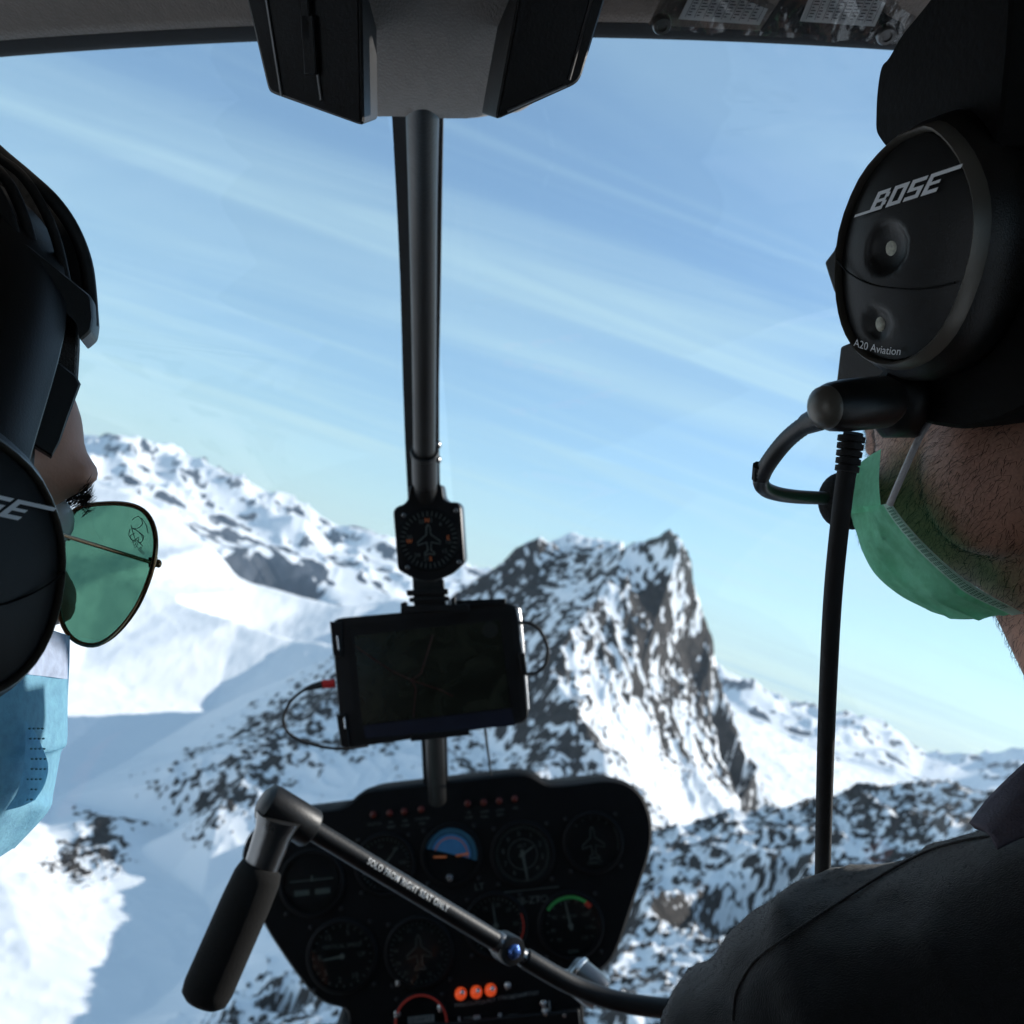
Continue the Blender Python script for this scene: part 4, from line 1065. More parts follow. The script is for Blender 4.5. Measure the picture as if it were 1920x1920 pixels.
pmat('shirt_lilac', (.11, .095, .115), .9, var=.12, nscale=150, bump=.8, bscale=900, spec=.1)
pmat('trousers', (.03, .032, .045), .92, var=.2, nscale=60, bump=.6)
pmat('headset_plastic', (.0065, .0065, .0065), .40, var=.12, nscale=30, bump=.10, bscale=1500, spec=.32)
pmat('headset_magnesium', (.012, .0115, .011), .38, .25, var=.15, nscale=30, bump=.22, bscale=1600)
pmat('headset_trim', (.115, .105, .088), .36, .25, var=.1, nscale=40, bump=.08, bscale=1200)
pmat('cushion_leather', (.005, .005, .005), .7, var=.2, nscale=60, bump=.4, spec=.12)
pmat('knit_pad', (.030, .028, .026), .95, var=.25, nscale=300, bump=1.0, bscale=1300, sheen=.3)
pmat('vent_mesh', (.55, .55, .46), .5, .1, var=.3, nscale=900, bump=.5, bscale=1800)
pmat('logo_print', (.78, .80, .82), .5, var=.06, nscale=200, bump=0)
pmat('gold_wire', (.20, .13, .07), .22, 1.0, var=.1, nscale=60, bump=.05)
pmat('eye_white', (.7, .68, .66), .2, bump=0)
pmat('strap_elastic', (.62, .60, .60), .9, var=.1, nscale=400, bump=.6, bscale=1500)
def cloth_mat(name, col, trans):
    """thin non-woven cloth: light scatters on it and through it"""
    m, n, l = new_mat(name)
    o = n.new('ShaderNodeOutputMaterial'); b = n.new('ShaderNodeBsdfPrincipled'); tl = n.new('ShaderNodeBsdfTranslucent'); mx = n.new('ShaderNodeMixShader')
    t = n.new('ShaderNodeTexCoord'); z = n.new('ShaderNodeTexNoise'); z.inputs['Scale'].default_value = 260; z.inputs['Detail'].default_value = 5
    l.new(t.outputs['Object'], z.inputs['Vector'])
    cr = n.new('ShaderNodeValToRGB'); c = np.array(col)
    cr.color_ramp.elements[0].position = .3; cr.color_ramp.elements[1].position = .7
    cr.color_ramp.elements[0].color = (*(c * .86), 1); cr.color_ramp.elements[1].color = (*np.minimum(c * 1.1, .95), 1)
    l.new(z.outputs['Fac'], cr.inputs[0]); l.new(cr.outputs[0], b.inputs['Base Color']); l.new(cr.outputs[0], tl.inputs['Color'])
    b.inputs['Roughness'].default_value = .85; b.inputs['Specular IOR Level'].default_value = .15
    bp = n.new('ShaderNodeBump'); bp.inputs['Strength'].default_value = .5; bp.inputs['Distance'].default_value = .0006
    z2 = n.new('ShaderNodeTexNoise'); z2.inputs['Scale'].default_value = 900; l.new(t.outputs['Object'], z2.inputs['Vector'])
    l.new(z2.outputs['Fac'], bp.inputs['Height']); l.new(bp.outputs[0], b.inputs['Normal'])
    mx.inputs[0].default_value = trans
    l.new(b.outputs[0], mx.inputs[1]); l.new(tl.outputs[0], mx.inputs[2]); l.new(mx.outputs[0], o.inputs[0])
cloth_mat('mask_green', (.33, .95, .58), .5)
cloth_mat('mask_edge', (.70, .90, .80), .45)
cloth_mat('mask_blue', (.32, .67, .93), .55)
cloth_mat('mask_lilac', (.66, .72, .88), .5)
pmat('stitch_dark', (.12, .26, .19), .9, bump=0)
pmat('dot_green', (.30, .85, .52), .8, bump=0)
pmat('dot_blue', (.22, .48, .58), .8, bump=0)

class Fr:
    """a local frame: origin, forward, left, up"""
    def __init__(s, c, yaw, pitch=0.0, roll=0.0):
        s.c = Vector(c)
        m = Matrix.Rotation(yaw, 3, 'Z') @ Matrix.Rotation(pitch, 3, 'X') @ Matrix.Rotation(roll, 3, 'Y')
        s.f, s.l, s.u = m @ Vector((0, 1, 0)), m @ Vector((-1, 0, 0)), m @ Vector((0, 0, 1))
    def __call__(s, f, l, u): return s.c + s.f * f + s.l * l + s.u * u
    def inv(s, p):
        d = p - s.c; return d.dot(s.f), d.dot(s.l), d.dot(s.u)
def cap(mb, a, b, ra, rb, seg=14):
    """closed tapered capsule"""
    a, b = Vector(a), Vector(b); ax = (b - a); L = ax.length; ax.normalize()
    prof = [(1e-4, -ra)] + [(ra * math.sin(t), -ra * math.cos(t)) for t in (.5, 1.0, 1.57)] + [(rb * math.sin(t), L - rb * math.cos(t)) for t in (1.57, 2.1, 2.65)] + [(1e-4, L + rb)]
    mb.lathe(a, ax, prof, seg)
def remesh(mb, voxel, smooth, base, name):
    """union of closed solids as one continuous surface"""
    me = bpy.data.meshes.new(name + '_raw'); me.from_pydata([tuple(p - base) for p in mb.v], [], mb.f)
    o = bpy.data.objects.new(name + '_raw', me); COL.objects.link(o)
    md = o.modifiers.new('r', 'REMESH'); md.mode = 'VOXEL'; md.voxel_size = voxel
    md2 = o.modifiers.new('s', 'SMOOTH'); md2.iterations = smooth; md2.factor = .5
    dg = bpy.context.evaluated_depsgraph_get()
    out = bpy.data.meshes.new_from_object(o.evaluated_get(dg)); out.name = name
    bpy.data.objects.remove(o); bpy.data.meshes.remove(me)
    for p in out.polygons: p.use_smooth = True
    return out
def head_solids(mb, F, k=1.0, slim=1.0):
    B = lambda c, a, b, d: mb.ball(F(*[q * k for q in c]), F.f * a * k, F.l * b * k, F.u * d * k, 22, 14)
    B((-.012, 0, .035), .096, .076, .083)
    B((.030, 0, -.025), .066, .064 * slim, .085)
    B((.036, 0, -.080), .056, .054, .040)
    B((.072, 0, -.106), .026, .028, .020)
    for s in (-1, 1):
        B((.004, s * .052, -.062), .030, .020, .036)
        B((.055, s * .046 * slim, -.025), .028 * slim, .022 * slim, .024)       # cheekbone
        B((.083, s * .030, .030), .016, .030, .011)        # brow
        B((-.012, s * .078, -.005), .020, .009, .032)      # ear
        B((.000, s * .084, -.004), .008, .006, .020)
        B((.108, s * .011, -.030), .010, .009, .009)       # nostril
    cap(mb, F(.092 * k, 0, .018 * k), F(.116 * k, 0, -.026 * k), .0085 * k, .0125 * k)
    B((.094, 0, -.056), .012, .024, .006)
    B((.092, 0, -.067), .012, .021, .007)
    B((.070, 0, .045), .035, .058, .045)
def hand_solids(mb, w, d, side, up):
    """palm and five unequal curled fingers from the wrist w along d"""
    d, side, up = d.normalized(), side.normalized(), up.normalized()
    mb.ball(w + d * .045, d * .050, side * .040, up * .016)
    for i, ln in enumerate((.070, .080, .074, .056)):
        p = w + d * .085 + side * (.030 - .020 * i)
        q = p + d * ln * .5 - up * .010; r_ = q + d * ln * .28 - up * .030
        cap(mb, p - d * .015, q, .0095, .0088, 10); cap(mb, q, r_, .0088, .0078, 10)
    p = w + d * .030 + side * .036; q = p + d * .032 + side * .022 - up * .012; r_ = q + d * .026 - up * .016
    cap(mb, p, q, .0115, .010, 10); cap(mb, q, r_, .010, .0088, 10)
def make_person(label, F, neck, sl, sr, el, er, wl_, wr_, hips, k=1.0, voxel=.0042, slim=1.0, extra=(), throat=()):
    """head in frame F; the rest as joints in the cockpit frame"""
    mb = MB()
    head_solids(mb, F, k, slim)
    cap(mb, F(-.028 * k, 0, -.055 * k), neck, .056 * k, .060 * k, 18)
    for q in throat: cap(mb, *q, 18)
    chest = (sl + sr) / 2 + Vector((0, .015, -.13)); belly = hips + Vector((0, .03, .14))
    ax = (sr - sl).normalized(); fw = Vector((0, 0, 1)).cross(ax) * 1.0
    body_base = Vector((hips.x, hips.y, -.70))
    mb.ball(chest, ax * .155, fw * .105, Vector((0, 0, .17))); mb.ball((chest + belly) / 2, ax * .14, fw * .10, Vector((0, 0, .17))); mb.ball(belly, ax * .15, fw * .11, Vector((0, 0, .15)))
    mb.ball(hips, ax * .165, fw * .12, Vector((0, 0, .10)))
    cl = MB()
    for s, e, w in ((sl, el, wl_), (sr, er, wr_)):
        cap(mb, neck + (s - neck) * .1 + Vector((0, 0, -.02)), s, .050, .048)
        cap(mb, s, e, .046, .037); cap(mb, e, w, .036, .026)
        cap(cl, neck + (s - neck) * .16 + Vector((0, 0, .004)), s, .060, .062); cap(cl, s, e, .060, .050); cap(cl, e, e + (w - e) * .92, .049, .036)
        dd = (w - e).normalized(); hand_solids(mb, w, dd, ax if s is sl else -ax, Vector((0, 0, 1)))
    cl.ball(chest, ax * .172, fw * .125, Vector((0, 0, .165))); cl.ball((chest + belly) / 2, ax * .158, fw * .118, Vector((0, 0, .17))); cl.ball(belly, ax * .165, fw * .125, Vector((0, 0, .13)))
    for q in extra: cap(cl, *q)
    tr = MB()
    tr.ball(hips, ax * .18, fw * .135, Vector((0, 0, .11)))
    for s in (-1, 1):
        hp = hips + ax * (s * .09); kn = hp + Vector((s * .05, .42, .06)); fo = kn + Vector((0, .16, -.40)); fo.z = -1.0
        cap(mb, hp, kn, .072, .052); cap(mb, kn, fo, .048, .036); cap(mb, fo, fo + Vector((0, .15, -.02)), .036, .030)
        cap(tr, hp, kn, .084, .066); cap(tr, kn, fo + (kn - fo) * .1, .062, .052)
    me = remesh(mb, voxel, 6, body_base, 'person')
    o = bpy.data.objects.new('person', me); COL.objects.link(o)
    o.matrix_world = M @ Matrix.Translation(body_base)
    BASE[o.name] = body_base
    me.materials.append(MATS['skin'])
    o['label'] = label; o['category'] = 'person'
    jm = remesh(cl, .0065, 5, body_base, 'jacket')
    jc = np.array([v.co[:] for v in jm.vertices]); jn = np.array([v.normal[:] for v in jm.vertices])
    fold = .0045 * ridged(jc[:, 0] / .10 + jc[:, 2] / .16, jc[:, 1] / .12 - jc[:, 2] / .14, 3, 5) + .0012 * fbm(jc[:, 0] / .02 + jc[:, 2] / .03, jc[:, 1] / .02, 3, 9)
    jm.vertices.foreach_set('co', (jc + jn * fold[:, None]).ravel())
    jo = bpy.data.objects.new('jacket', jm); COL.objects.link(jo); jo.parent = o; BASE[jo.name] = body_base; jm.materials.append(MATS['fleece'])
    tm = remesh(tr, .010, 4, body_base, 'trousers')
    to = bpy.data.objects.new('trousers', tm); COL.objects.link(to); to.parent = o; BASE[to.name] = body_base; tm.materials.append(MATS['trousers'])
    for s in (-1, 1):
        e_ = MB(); e_.ball(F(.083 * k, s * .031 * k, .010 * k), F.f * .0125, F.l * .0125, F.u * .0125, 14, 10); part('eyeball', e_, 'eye_white', o, smooth=80)
    h = MB(); h.ball(F(-.020 * k, 0, .046 * k), F.f * .104 * k, F.l * .086 * k, F.u * .090 * k, 30, 20); h.ball(F(-.042 * k, 0, .004 * k), F.f * .084 * k, F.l * .086 * k, F.u * .066 * k, 26, 16)
    h.ball(F(.052 * k, 0, .088 * k), F.f * .042 * k, F.l * .060 * k, F.u * .030 * k, 20, 12)
    hm = remesh(h, .004, 3, body_base, 'hair')
    for v in hm.vertices:
        q = v.co * 60; v.co += v.normal * (.002 * math.sin(q.x * 2.1 + q.z) * math.sin(q.y * 1.7 + q.z * .6))
    ho = bpy.data.objects.new('hair', hm); COL.objects.link(ho); ho.parent = o; BASE[ho.name] = body_base; hm.materials.append(MATS['hair'])
    return o, body_base
def hair_tufts(name, parent, spots, length, rad, mat='beard_hair', curl=.35, kind='stuff', lift=.45):
    """thin tapering hairs rooted at (point, normal, direction)"""
    mb = MB()
    for p, nrm, d in spots:
        L = length * random.uniform(.55, 1.2)
        d = (d + Vector((random.gauss(0, .35), random.gauss(0, .35), random.gauss(0, .35)))); d = (d - nrm * d.dot(nrm)).normalized()
        s = nrm.cross(d)
        bend = random.uniform(-curl, curl)
        pts = [p - nrm * .0004]
        for t in (.5, 1.0):
            pts.append(p + nrm * (L * lift * (t - .35 * t * t)) + d * (L * t) + s * (L * bend * t * t))
        r_ = rad * random.uniform(.7, 1.2)
        v = []
        for q, w in ((pts[0], 1.0), (pts[1], .8)):
            v += [q + (s * math.cos(a) + nrm * math.sin(a)) * r_ * w for a in (0, 2.1, 4.2)]
        v.append(pts[2])
        mb.add(v, [(0, 1, 4, 3), (1, 2, 5, 4), (2, 0, 3, 5), (3, 4, 6), (4, 5, 6), (5, 3, 6)])
    base = BASE[parent.name]
    me = bpy.data.meshes.new(name); me.from_pydata([tuple(p - base) for p in mb.v], [], mb.f)
    for p in me.polygons: p.use_smooth = True
    o = bpy.data.objects.new(name, me); COL.objects.link(o); o.parent = parent; BASE[o.name] = base
    me.materials.append(MATS[mat])
    if kind: o['kind'] = kind
    return o
def beard_on(o, base, F, k, density, length, weight):
    """stubble where weight(f, l, u) says so: tint attribute and hairs"""
    me = o.data
    w = np.zeros(len(me.vertices), dtype=np.float32)
    for i, v in enumerate(me.vertices):
        q = v.co + base
        if (q - F.c).length < .24: w[i] = weight(*[a / k for a in F.inv(q)])
    a = me.attributes.new('beard', 'FLOAT', 'POINT'); a.data.foreach_set('value', w)
    spots = []
    for p in me.polygons:
        ww = sum(w[i] for i in p.vertices) / len(p.vertices)
        if ww <= .05: continue
        n_ = p.area * density * ww
        cnt = int(n_) + (1 if random.random() < n_ - int(n_) else 0)
        vs = [me.vertices[i].co for i in p.vertices]
        for _ in range(cnt):
            r1, r2 = random.random(), random.random()
            if len(vs) == 4: q = (vs[0] * (1 - r1) + vs[1] * r1) * (1 - r2) + (vs[3] * (1 - r1) + vs[2] * r1) * r2
            else: q = vs[0] * (1 - r1) + (vs[1] * (1 - r2) + vs[2] * r2) * r1
            spots.append((q + base, p.normal.copy(), (-F.u * .8 + F.f * .35 - F.l * .0)))
    return hair_tufts('beard', o, spots, length, .000095)
def ssm(a, b, x): 
    t = max(0.0, min(1.0, (x - a) / (b - a))); return t * t * (3 - 2 * t)

# ---------------------------------------------------------------- the pilot on the right
FP = Fr((.258, .424, .082), R(30), R(12), 0)
pk = 1.06
pilot, pbase = make_person('person at the right in dark fleece, green mask under a black headset', FP, Vector((.300, .365, -.135)), Vector((.112, .400, -.240)), Vector((.47, .36, -.225)),
                           Vector((.03, .53, -.50)), Vector((.55, .52, -.47)), Vector((.13, .78, -.52)), Vector((.44, .74, -.50)), Vector((.29, .25, -.76)), pk, extra=((Vector((.215, .385, -.190)), Vector((.132, .398, -.212)), .058, .060),), throat=((FP(.0, 0, -.075), Vector((.304, .398, -.135)), .052, .055),))
def wt_p(f, l, u):
    low = ssm(.010, -.035, u); front = ssm(-.035, -.005, f)
    neck = 1 - ssm(-.105, -.160, u)
    return low * front * neck
beard_on(pilot, pbase, FP, pk, 230000, .0056, wt_p)

# ---------------------------------------------------------------- the passenger on the left
FL = Fr((-.258, .350, -.014), R(-22), 0, 0)
lk = 1.0
passenger, lbase = make_person('person at the left edge with sunglasses, pale blue mask and black headset', FL, Vector((-.285, .30, -.20)), Vector((-.46, .30, -.29)), Vector((-.11, .30, -.30)),
                               Vector((-.52, .45, -.52)), Vector((-.06, .40, -.54)), Vector((-.42, .68, -.60)), Vector((-.16, .62, -.60)), Vector((-.28, .20, -.78)), lk, slim=.78)
beard_on(passenger, lbase, FL, lk, 200000, .003, lambda f, l, u: ssm(-.03, -.06, u) * ssm(-.02, .0, f) * .7)
sp = []
for s in (-1, 1):
    for _ in range(420):
        a = random.uniform(.2, 1.0)
        p = FL(.098 - .022 * a * a + random.gauss(0, .001), s * (.012 + .050 * a), .012 + .008 * math.sin(a * 2.4) + random.gauss(0, .0028))
        sp.append((p, (FL.f * .9 + FL.l * s * .5 * a).normalized(), FL.l * s * .8 + FL.u * .55))
hair_tufts('eyebrow', passenger, sp, .0062, .00016, lift=.5)

# ================================================================ headsets
def logo_geo():
    """the four blocky slanted letters and their two bars, unit height"""
    v, f = [], []
    def rect(x0, y0, x1, y1):
        o_ = len(v); sh = .62
        for x, y in ((x0, y0), (x1, y0), (x1, y1), (x0, y1)): v.append((x + sh * y, y))
        f.append((o_, o_ + 1, o_ + 2, o_ + 3))
    w, t = .80, .20; x = 0
    # B
    rect(x, 0, x + .24, 1); rect(x + .24, 0, x + w - .08, t); rect(x + .24, .42, x + w - .1, .58); rect(x + .24, 1 - t, x + w - .08, 1); rect(x + w - .24, t, x + w, .42); rect(x + w - .24, .58, x + w, 1 - t)
    x += w + .14   # O
    rect(x, 0, x + .24, 1); rect(x + .24, 0, x + w - .24, t); rect(x + .24, 1 - t, x + w - .24, 1); rect(x + w - .24, 0, x + w, 1)
    x += w + .14   # S
    rect(x, 0, x + w, t); rect(x + w - .24, t, x + w, .42); rect(x, .42, x + w, .58); rect(x, .58, x + .24, 1 - t); rect(x, 1 - t, x + w, 1)
    x += w + .14   # E
    rect(x, 0, x + .24, 1); rect(x + .24, 0, x + w, t); rect(x + .24, .42, x + w - .08, .58); rect(x + .24, 1 - t, x + w + .75, 1)
    rect(-.85, 0, 0, .14)
    return v, f
# outline of the pilot's ear-cup plate, read off the photograph on the plane of the cup
HP0 = px(1703, 460, .360); HN = (FP.l * .995 - FP.u * .10 - FP.f * .02).normalized()
ring_px = [(1757, 238), (1806, 290), (1836, 375), (1830, 479), (1790, 594), (1745, 655), (1695, 683), (1650, 682), (1612, 658), (1585, 610), (1573, 535), (1580, 435), (1618, 335), (1674, 268), (1718, 243)]
ring3 = [unp(x, y, HP0, HN) for x, y in ring_px]
HC = sum(ring3, Vector()) / len(ring3)
# in-plane axes: e1 along the lettering, e2 square to it
e1 = (unp(1790, 326, HP0, HN) - unp(1626, 386, HP0, HN)).normalized(); e2 = HN.cross(e1); e2 = e2 if e2.z > 0 else -e2
ring2 = [((p - HC).dot(e1), (p - HC).dot(e2)) for p in ring3]
def closed_smooth(pts, n=3):
    out = []; N = len(pts)
    for i in range(N):
        a, b, c, d = (Vector((*pts[(i + j - 1) % N], 0)) for j in range(4))
        for j in range(n):
            t = j / n
            q = .5 * ((2 * b) + (c - a) * t + (2 * a - 5 * b + 4 * c - d) * t * t + (3 * b - a - 3 * c + d) * t ** 3)
            out.append((q.x, q.y))
    return out
OUTL = closed_smooth(ring2)
def uv_of(x, y):
    q = unp(x, y, HP0, HN) - HC; return q.dot(e1), q.dot(e2)
VENT1, VENT2, LOGO0, LOGO1, MODEL = uv_of(1674, 466), uv_of(1651, 606), uv_of(1640, 384), uv_of(1770, 342), uv_of(1652, 661)
MODEL0, MODEL1 = uv_of(1620, 648), uv_of(1686, 661)
SEAM = [uv_of(*q) for q in ((1577, 486), (1600, 510), (1640, 532), (1690, 541), (1745, 542), (1800, 530))]
def ear_cup(t, C, a, b, n, mirror=False, text=True):
    """cup, plate, trim ring and vents; a/b in-plane axes (a along the lettering)"""
    S = -1 if mirror else 1
    P = lambda u, v, h=0.0: C + a * (u * S) + b * v + n * h
    def loop(k, h): return [P(u * k, v * k, h) for u, v in OUTL]
    mb = MB(); mb.grid([loop(1.02, -.003), loop(1.10, -.007), loop(1.15, -.014), loop(1.16, -.022), loop(1.10, -.034), loop(.98, -.040), loop(.6, -.040)], True)
    sh = part('ear_cup', mb, 'headset_magnesium', t, smooth=50)
    mb = MB(); mb.grid([loop(.955, -.0015), loop(.968, .0022), loop(.988, .0028), loop(1.012, .0012), loop(1.045, -.004), loop(1.05, -.010)], True); part('trim_ring', mb, 'headset_trim', sh, smooth=60)
    rows = [loop(k, .0016 - .0038 * (k / .94) ** 2.5 + .0022) for k in (.94, .86, .72, .55, .38, .2, .05)]
    def dent(p, q, r_, dep):
        d = (p - q).length; return dep * max(0.0, 1 - (d / r_) ** 2) ** .6 if d < r_ else 0.0
    c1, c2 = P(*VENT1, .001), P(*VENT2, .001)
    fine = []
    ks = [.94 * (1 - i / 30) + .004 for i in range(31)]
    for k in ks:
        row = []
        for u, v in OUTL:
            p = P(u * k, v * k, .0038 - .0038 * (k / .94) ** 2.5)
            dd = 0 if mirror else dent(p, c1, .0098, .0034) + dent(p, c2, .0064, .0026)
            row.append(p - n * dd)
        fine.append(row)
    mb = MB(); mb.grid(fine, True); mb.add(fine[-1], [tuple(range(len(OUTL)))])
    pl = part('outer_plate', mb, 'headset_plastic', sh, smooth=60)
    mb = MB(); mb.tube([P(u, v, .0038 - .0038 * min(1, (math.hypot(u, v) / .048)) ** 2.5) for u, v in closed_path(SEAM)], .00035, 5); part('plate_seam', mb, 'cushion_leather', sh)
    for (u, v), r_ in (((VENT1, .0044), (VENT2, .0027)) if not mirror else ()):
        mb = MB(); mb.lathe(P(u, v, -.0016), n, [(r_, -.001), (r_, .0012), (r_ * .6, .0022), (0, .0026)], 24, ref=b, sx=1.25); part('vent_button', mb, 'vent_mesh', sh, smooth=60)
    if text:
        lv, lf = logo_geo()
        l0, l1 = P(*LOGO0), P(*LOGO1)
        if mirror: l0, l1 = P(LOGO1[0], LOGO1[1]), P(LOGO0[0], LOGO0[1])
        d = (l1 - l0); W = d.length / 3.7; d.normalize(); v_ = n.cross(d); v_ = v_ if v_.dot(b) > 0 else -v_
        mb = MB(); mb.add([l0 + d * (x * W) + v_ * ((y - .5) * W * .80) + n * .0037 for x, y in lv], lf); part('logo', mb, 'logo_print', sh, smooth=0)
        if mirror: cush(t, loop); return sh, P
        mb = MB(); tv, tf = text_geo('A20 Aviation', .0042)
        q = P(*MODEL); dx = a * (1 if not mirror else 1)
        dd_ = (a * .96 * S * S - b * .0).normalized()
        m0, m1 = P(*MODEL0), P(*MODEL1)
        d1 = (m1 - m0).normalized() if not mirror else (m0 - m1).normalized(); d2 = n.cross(d1); d2 = d2 if d2.dot(b) > 0 else -d2
        q = (m0 + m1) / 2
        mb.add([q + d1 * x + d2 * (y + 7.0 * x * x) + n * .0026 for x, y in tv], tf); part('model_name', mb, 'logo_print', sh, smooth=0)
    cush(t, loop)
    return sh, P
def cush(t, loop):
    mb = MB(); mb.grid([loop(.62, -.036), loop(1.08, -.036), loop(1.24, -.043), loop(1.28, -.056), loop(1.22, -.070), loop(1.0, -.080), loop(.6, -.082)], True); part('ear_cushion', mb, 'cushion_leather', t, smooth=60)
def closed_path(uvs):
    return [(p.x, p.y) for p in bez([Vector((*q, 0)) for q in uvs], 20)]

hs = thing('aviation_headset', 'black headset with boom microphone on the person at the right', 'headset', HC - HN * .03)
cup, P = ear_cup(hs, HC, e1, e2, HN)
# headband end and band: from the cup up over the head
bp0 = px(1720, 120, .375); bn = (FP.l + FP.f * .25 - FP.u * .15).normalized()
bo = [(1660, 280), (1640, 250), (1641, 190), (1645, 150), (1651, 121), (1662, 113), (1690, 62), (1742, 0), (1790, -70), (1900, -90), (1890, 90), (1870, 280), (1750, 290)]
mb = MB(); mb.prism(rounded([unp(x, y, bp0, bn) for x, y in bo], .003, 3), -bn * .022, .001, .0015); part('headband_end', mb, 'cushion_leather', hs, smooth=30)
mb = MB(); rows = []
for i in range(25):
    th = R(30 + 120 * i / 24)
    rows.append([FP(f_, .104 * math.cos(th), .004 + .142 * math.sin(th) + dz) for f_, dz in ((.034, 0), (.030, .006), (-.022, .006), (-.028, 0), (-.022, -.004), (.030, -.004), (.034, 0))])
mb.grid(rows); part('headband', mb, 'headset_plastic', hs, smooth=50)
mb = MB(); mb.prism([unp(x, y, HP0 - HN * .016, HN) for x, y in ((1575, 440), (1562, 470), (1545, 492), (1552, 515), (1562, 545), (1590, 600), (1600, 500))], -HN * .014); part('yoke_tab', mb, 'headset_plastic', hs, bevel=.001)
mb = MB(); mb.prism([unp(x, y, HP0 - HN * .022, HN) for x, y in ((1600, 640), (1575, 650), (1565, 735), (1660, 790), (1700, 700))], -HN * .012); part('yoke', mb, 'headset_magnesium', hs, bevel=.001)
mb = MB(); mb.prism(rounded([unp(x, y, HP0 - HN * .028, HN) for x, y in ((1650, 715), (1690, 775), (1735, 796), (1800, 806), (1862, 796), (1925, 766), (2000, 720), (2000, 420), (1850, 420), (1760, 600))], .004, 3), -HN * .045, .002, .003); part('rear_housing', mb, 'cushion_leather', hs, smooth=40)
# the other cup, on the far side of the head
far_c = FP(.005, -.125, -.005)
mb = MB(); 
def floop(k, h): return [far_c - FP.l * h + (FP.f * u + FP.u * v) * k for u, v in OUTL]
mb.grid([floop(.05, .006), floop(.94, .002), floop(1.05, -.004), floop(1.15, -.018), floop(1.08, -.035), floop(.7, -.05)], True); part('ear_cup', mb, 'headset_magnesium', hs, smooth=50)
# microphone boom
k0, k1 = px(1546, 764, .352), px(1670, 752, .368)
ka = (k1 - k0).normalized()
mb = MB(); mb.lathe(k0, ka, [(.0, -.0042), (.0045, -.0036), (.0076, -.0010), (.0080, .0006), (.0080, .001)], 24); part('boom_pivot_cap', mb, 'headset_trim', hs, smooth=60)
mb = MB(); mb.lathe(k0, ka, [(.0080, .0008), (.0088, .0030), (.0096, .0100), (.0098, .0300), (.008, .034)], 24); part('boom_pivot', mb, 'headset_plastic', hs, smooth=50)
mb = MB(); mb.tube([unp(1640, 715, HP0 - HN * .02, HN), unp(1700, 760, HP0 - HN * .03, HN), unp(1740, 780, HP0 - HN * .035, HN)], [.012, .016, .010], 14); part('pivot_bracket', mb, 'headset_plastic', hs, smooth=60)
bp = bez([px(1540, 782, .362), px(1520, 790, .368), px(1478, 822, .385), px(1445, 862, .400), px(1428, 893, .412), px(1430, 912, .420), px(1450, 924, .430), px(1490, 931, .445), px(1545, 934, .462)], 110)
rad = []
for i, p in enumerate(bp):
    t_ = i / (len(bp) - 1)
    r_ = .0034 if t_ < .62 else .0034 - .0008 * (t_ - .62)
    if .1 < t_ < .5: r_ += .00022 * (1 if i % 2 else -1)
    rad.append(r_)
mb = MB(); mb.tube(bp, rad, 14); part('flexible_boom', mb, 'headset_plastic', hs, smooth=80)
mb = MB(); mb.tube([px(1540, 783, .362), px(1512, 795, .370)], [.0048, .0040], 14); part('boom_ferrule', mb, 'headset_magnesium', hs, smooth=60)
mb = MB(); mb.tube([px(1421, 872, .406), px(1419, 897, .412)], .0022, 8); part('boom_clip', mb, 'black_rubber', hs)
mb = MB(); mb.ball(px(1577, 938, .475), Vector((.0105, 0, 0)), Vector((0, .014, 0)), Vector((0, 0, .0135)), 20, 14); mb.ball(px(1598, 955, .480), Vector((.008, 0, 0)), Vector((0, .01, 0)), Vector((0, 0, .010)), 16, 12); part('microphone_muff', mb, 'foam_rubber', hs, smooth=80)
# cable
mb = MB(); mb.tube(bez([px(1600, 812, .366), px(1594, 850, .368), px(1581, 930, .372), px(1563, 1100, .384), px(1553, 1280, .402), px(1547, 1450, .425), px(1543, 1620, .455), px(1541, 1760, .48), px(1560, 1960, .50)], 60), .00365, 14); part('headset_cable', mb, 'black_rubber', hs, smooth=80)
mb = MB()
for i in range(5):
    y = 818 + i * 14; mb.tube([px(1597 - i * 2.0, y, .366), px(1595.5 - i * 2.0, y + 10, .366)], .0050 - i * .00015, 12)
part('strain_relief', mb, 'black_rubber', hs)

# passenger's headset
LP0 = px(-66, 1066, .302); LN = (-FL.l * .93 - FL.f * .36 - FL.u * .02).normalized()
la = (FL.f - LN * FL.f.dot(LN)).normalized(); lb = LN.cross(la); lb = lb if lb.z > 0 else -lb
la, lb = (la * math.cos(R(-14)) + lb * math.sin(R(-14))), (lb * math.cos(R(-14)) - la * math.sin(R(-14)))
hs2 = thing('aviation_headset', 'black headset with ribbed headband on the person at the left edge', 'headset', LP0 - LN * .03)
# seen from his right the cup is the mirror of the other; the lettering still reads forward
ear_cup(hs2, LP0, la, lb, LN, mirror=True)
def lp(x, y, d): return px(x, y, d)
bdir = (FL.f * .2 - FL.l * .9 - FL.u * .1).normalized()
for path, w in (([(-60, 232, .358), (0, 288, .362), (50, 330, .366), (100, 376, .370), (136, 428, .374), (160, 490, .377), (169, 555, .378), (172, 610, .377)], .0026),
                ([(-60, 240, .356), (-10, 290, .359), (42, 330, .362), (82, 392, .365), (106, 452, .367), (122, 520, .368), (134, 585, .368)], .0019),
                ([(-60, 262, .353), (-16, 306, .356), (18, 348, .358), (46, 410, .360), (62, 470, .361), (72, 520, .361)], .0021),
                ([(-60, 300, .350), (-30, 330, .352), (0, 380, .354), (20, 430, .355), (30, 480, .355)], .003)):
    mb = MB(); mb.tube(bez([px(*q) for q in path], 36), w, 12, flat=(.55, Vector((.55, -.8, .05)).normalized())); part('headband_rib', mb, 'headset_magnesium', hs2, smooth=80)
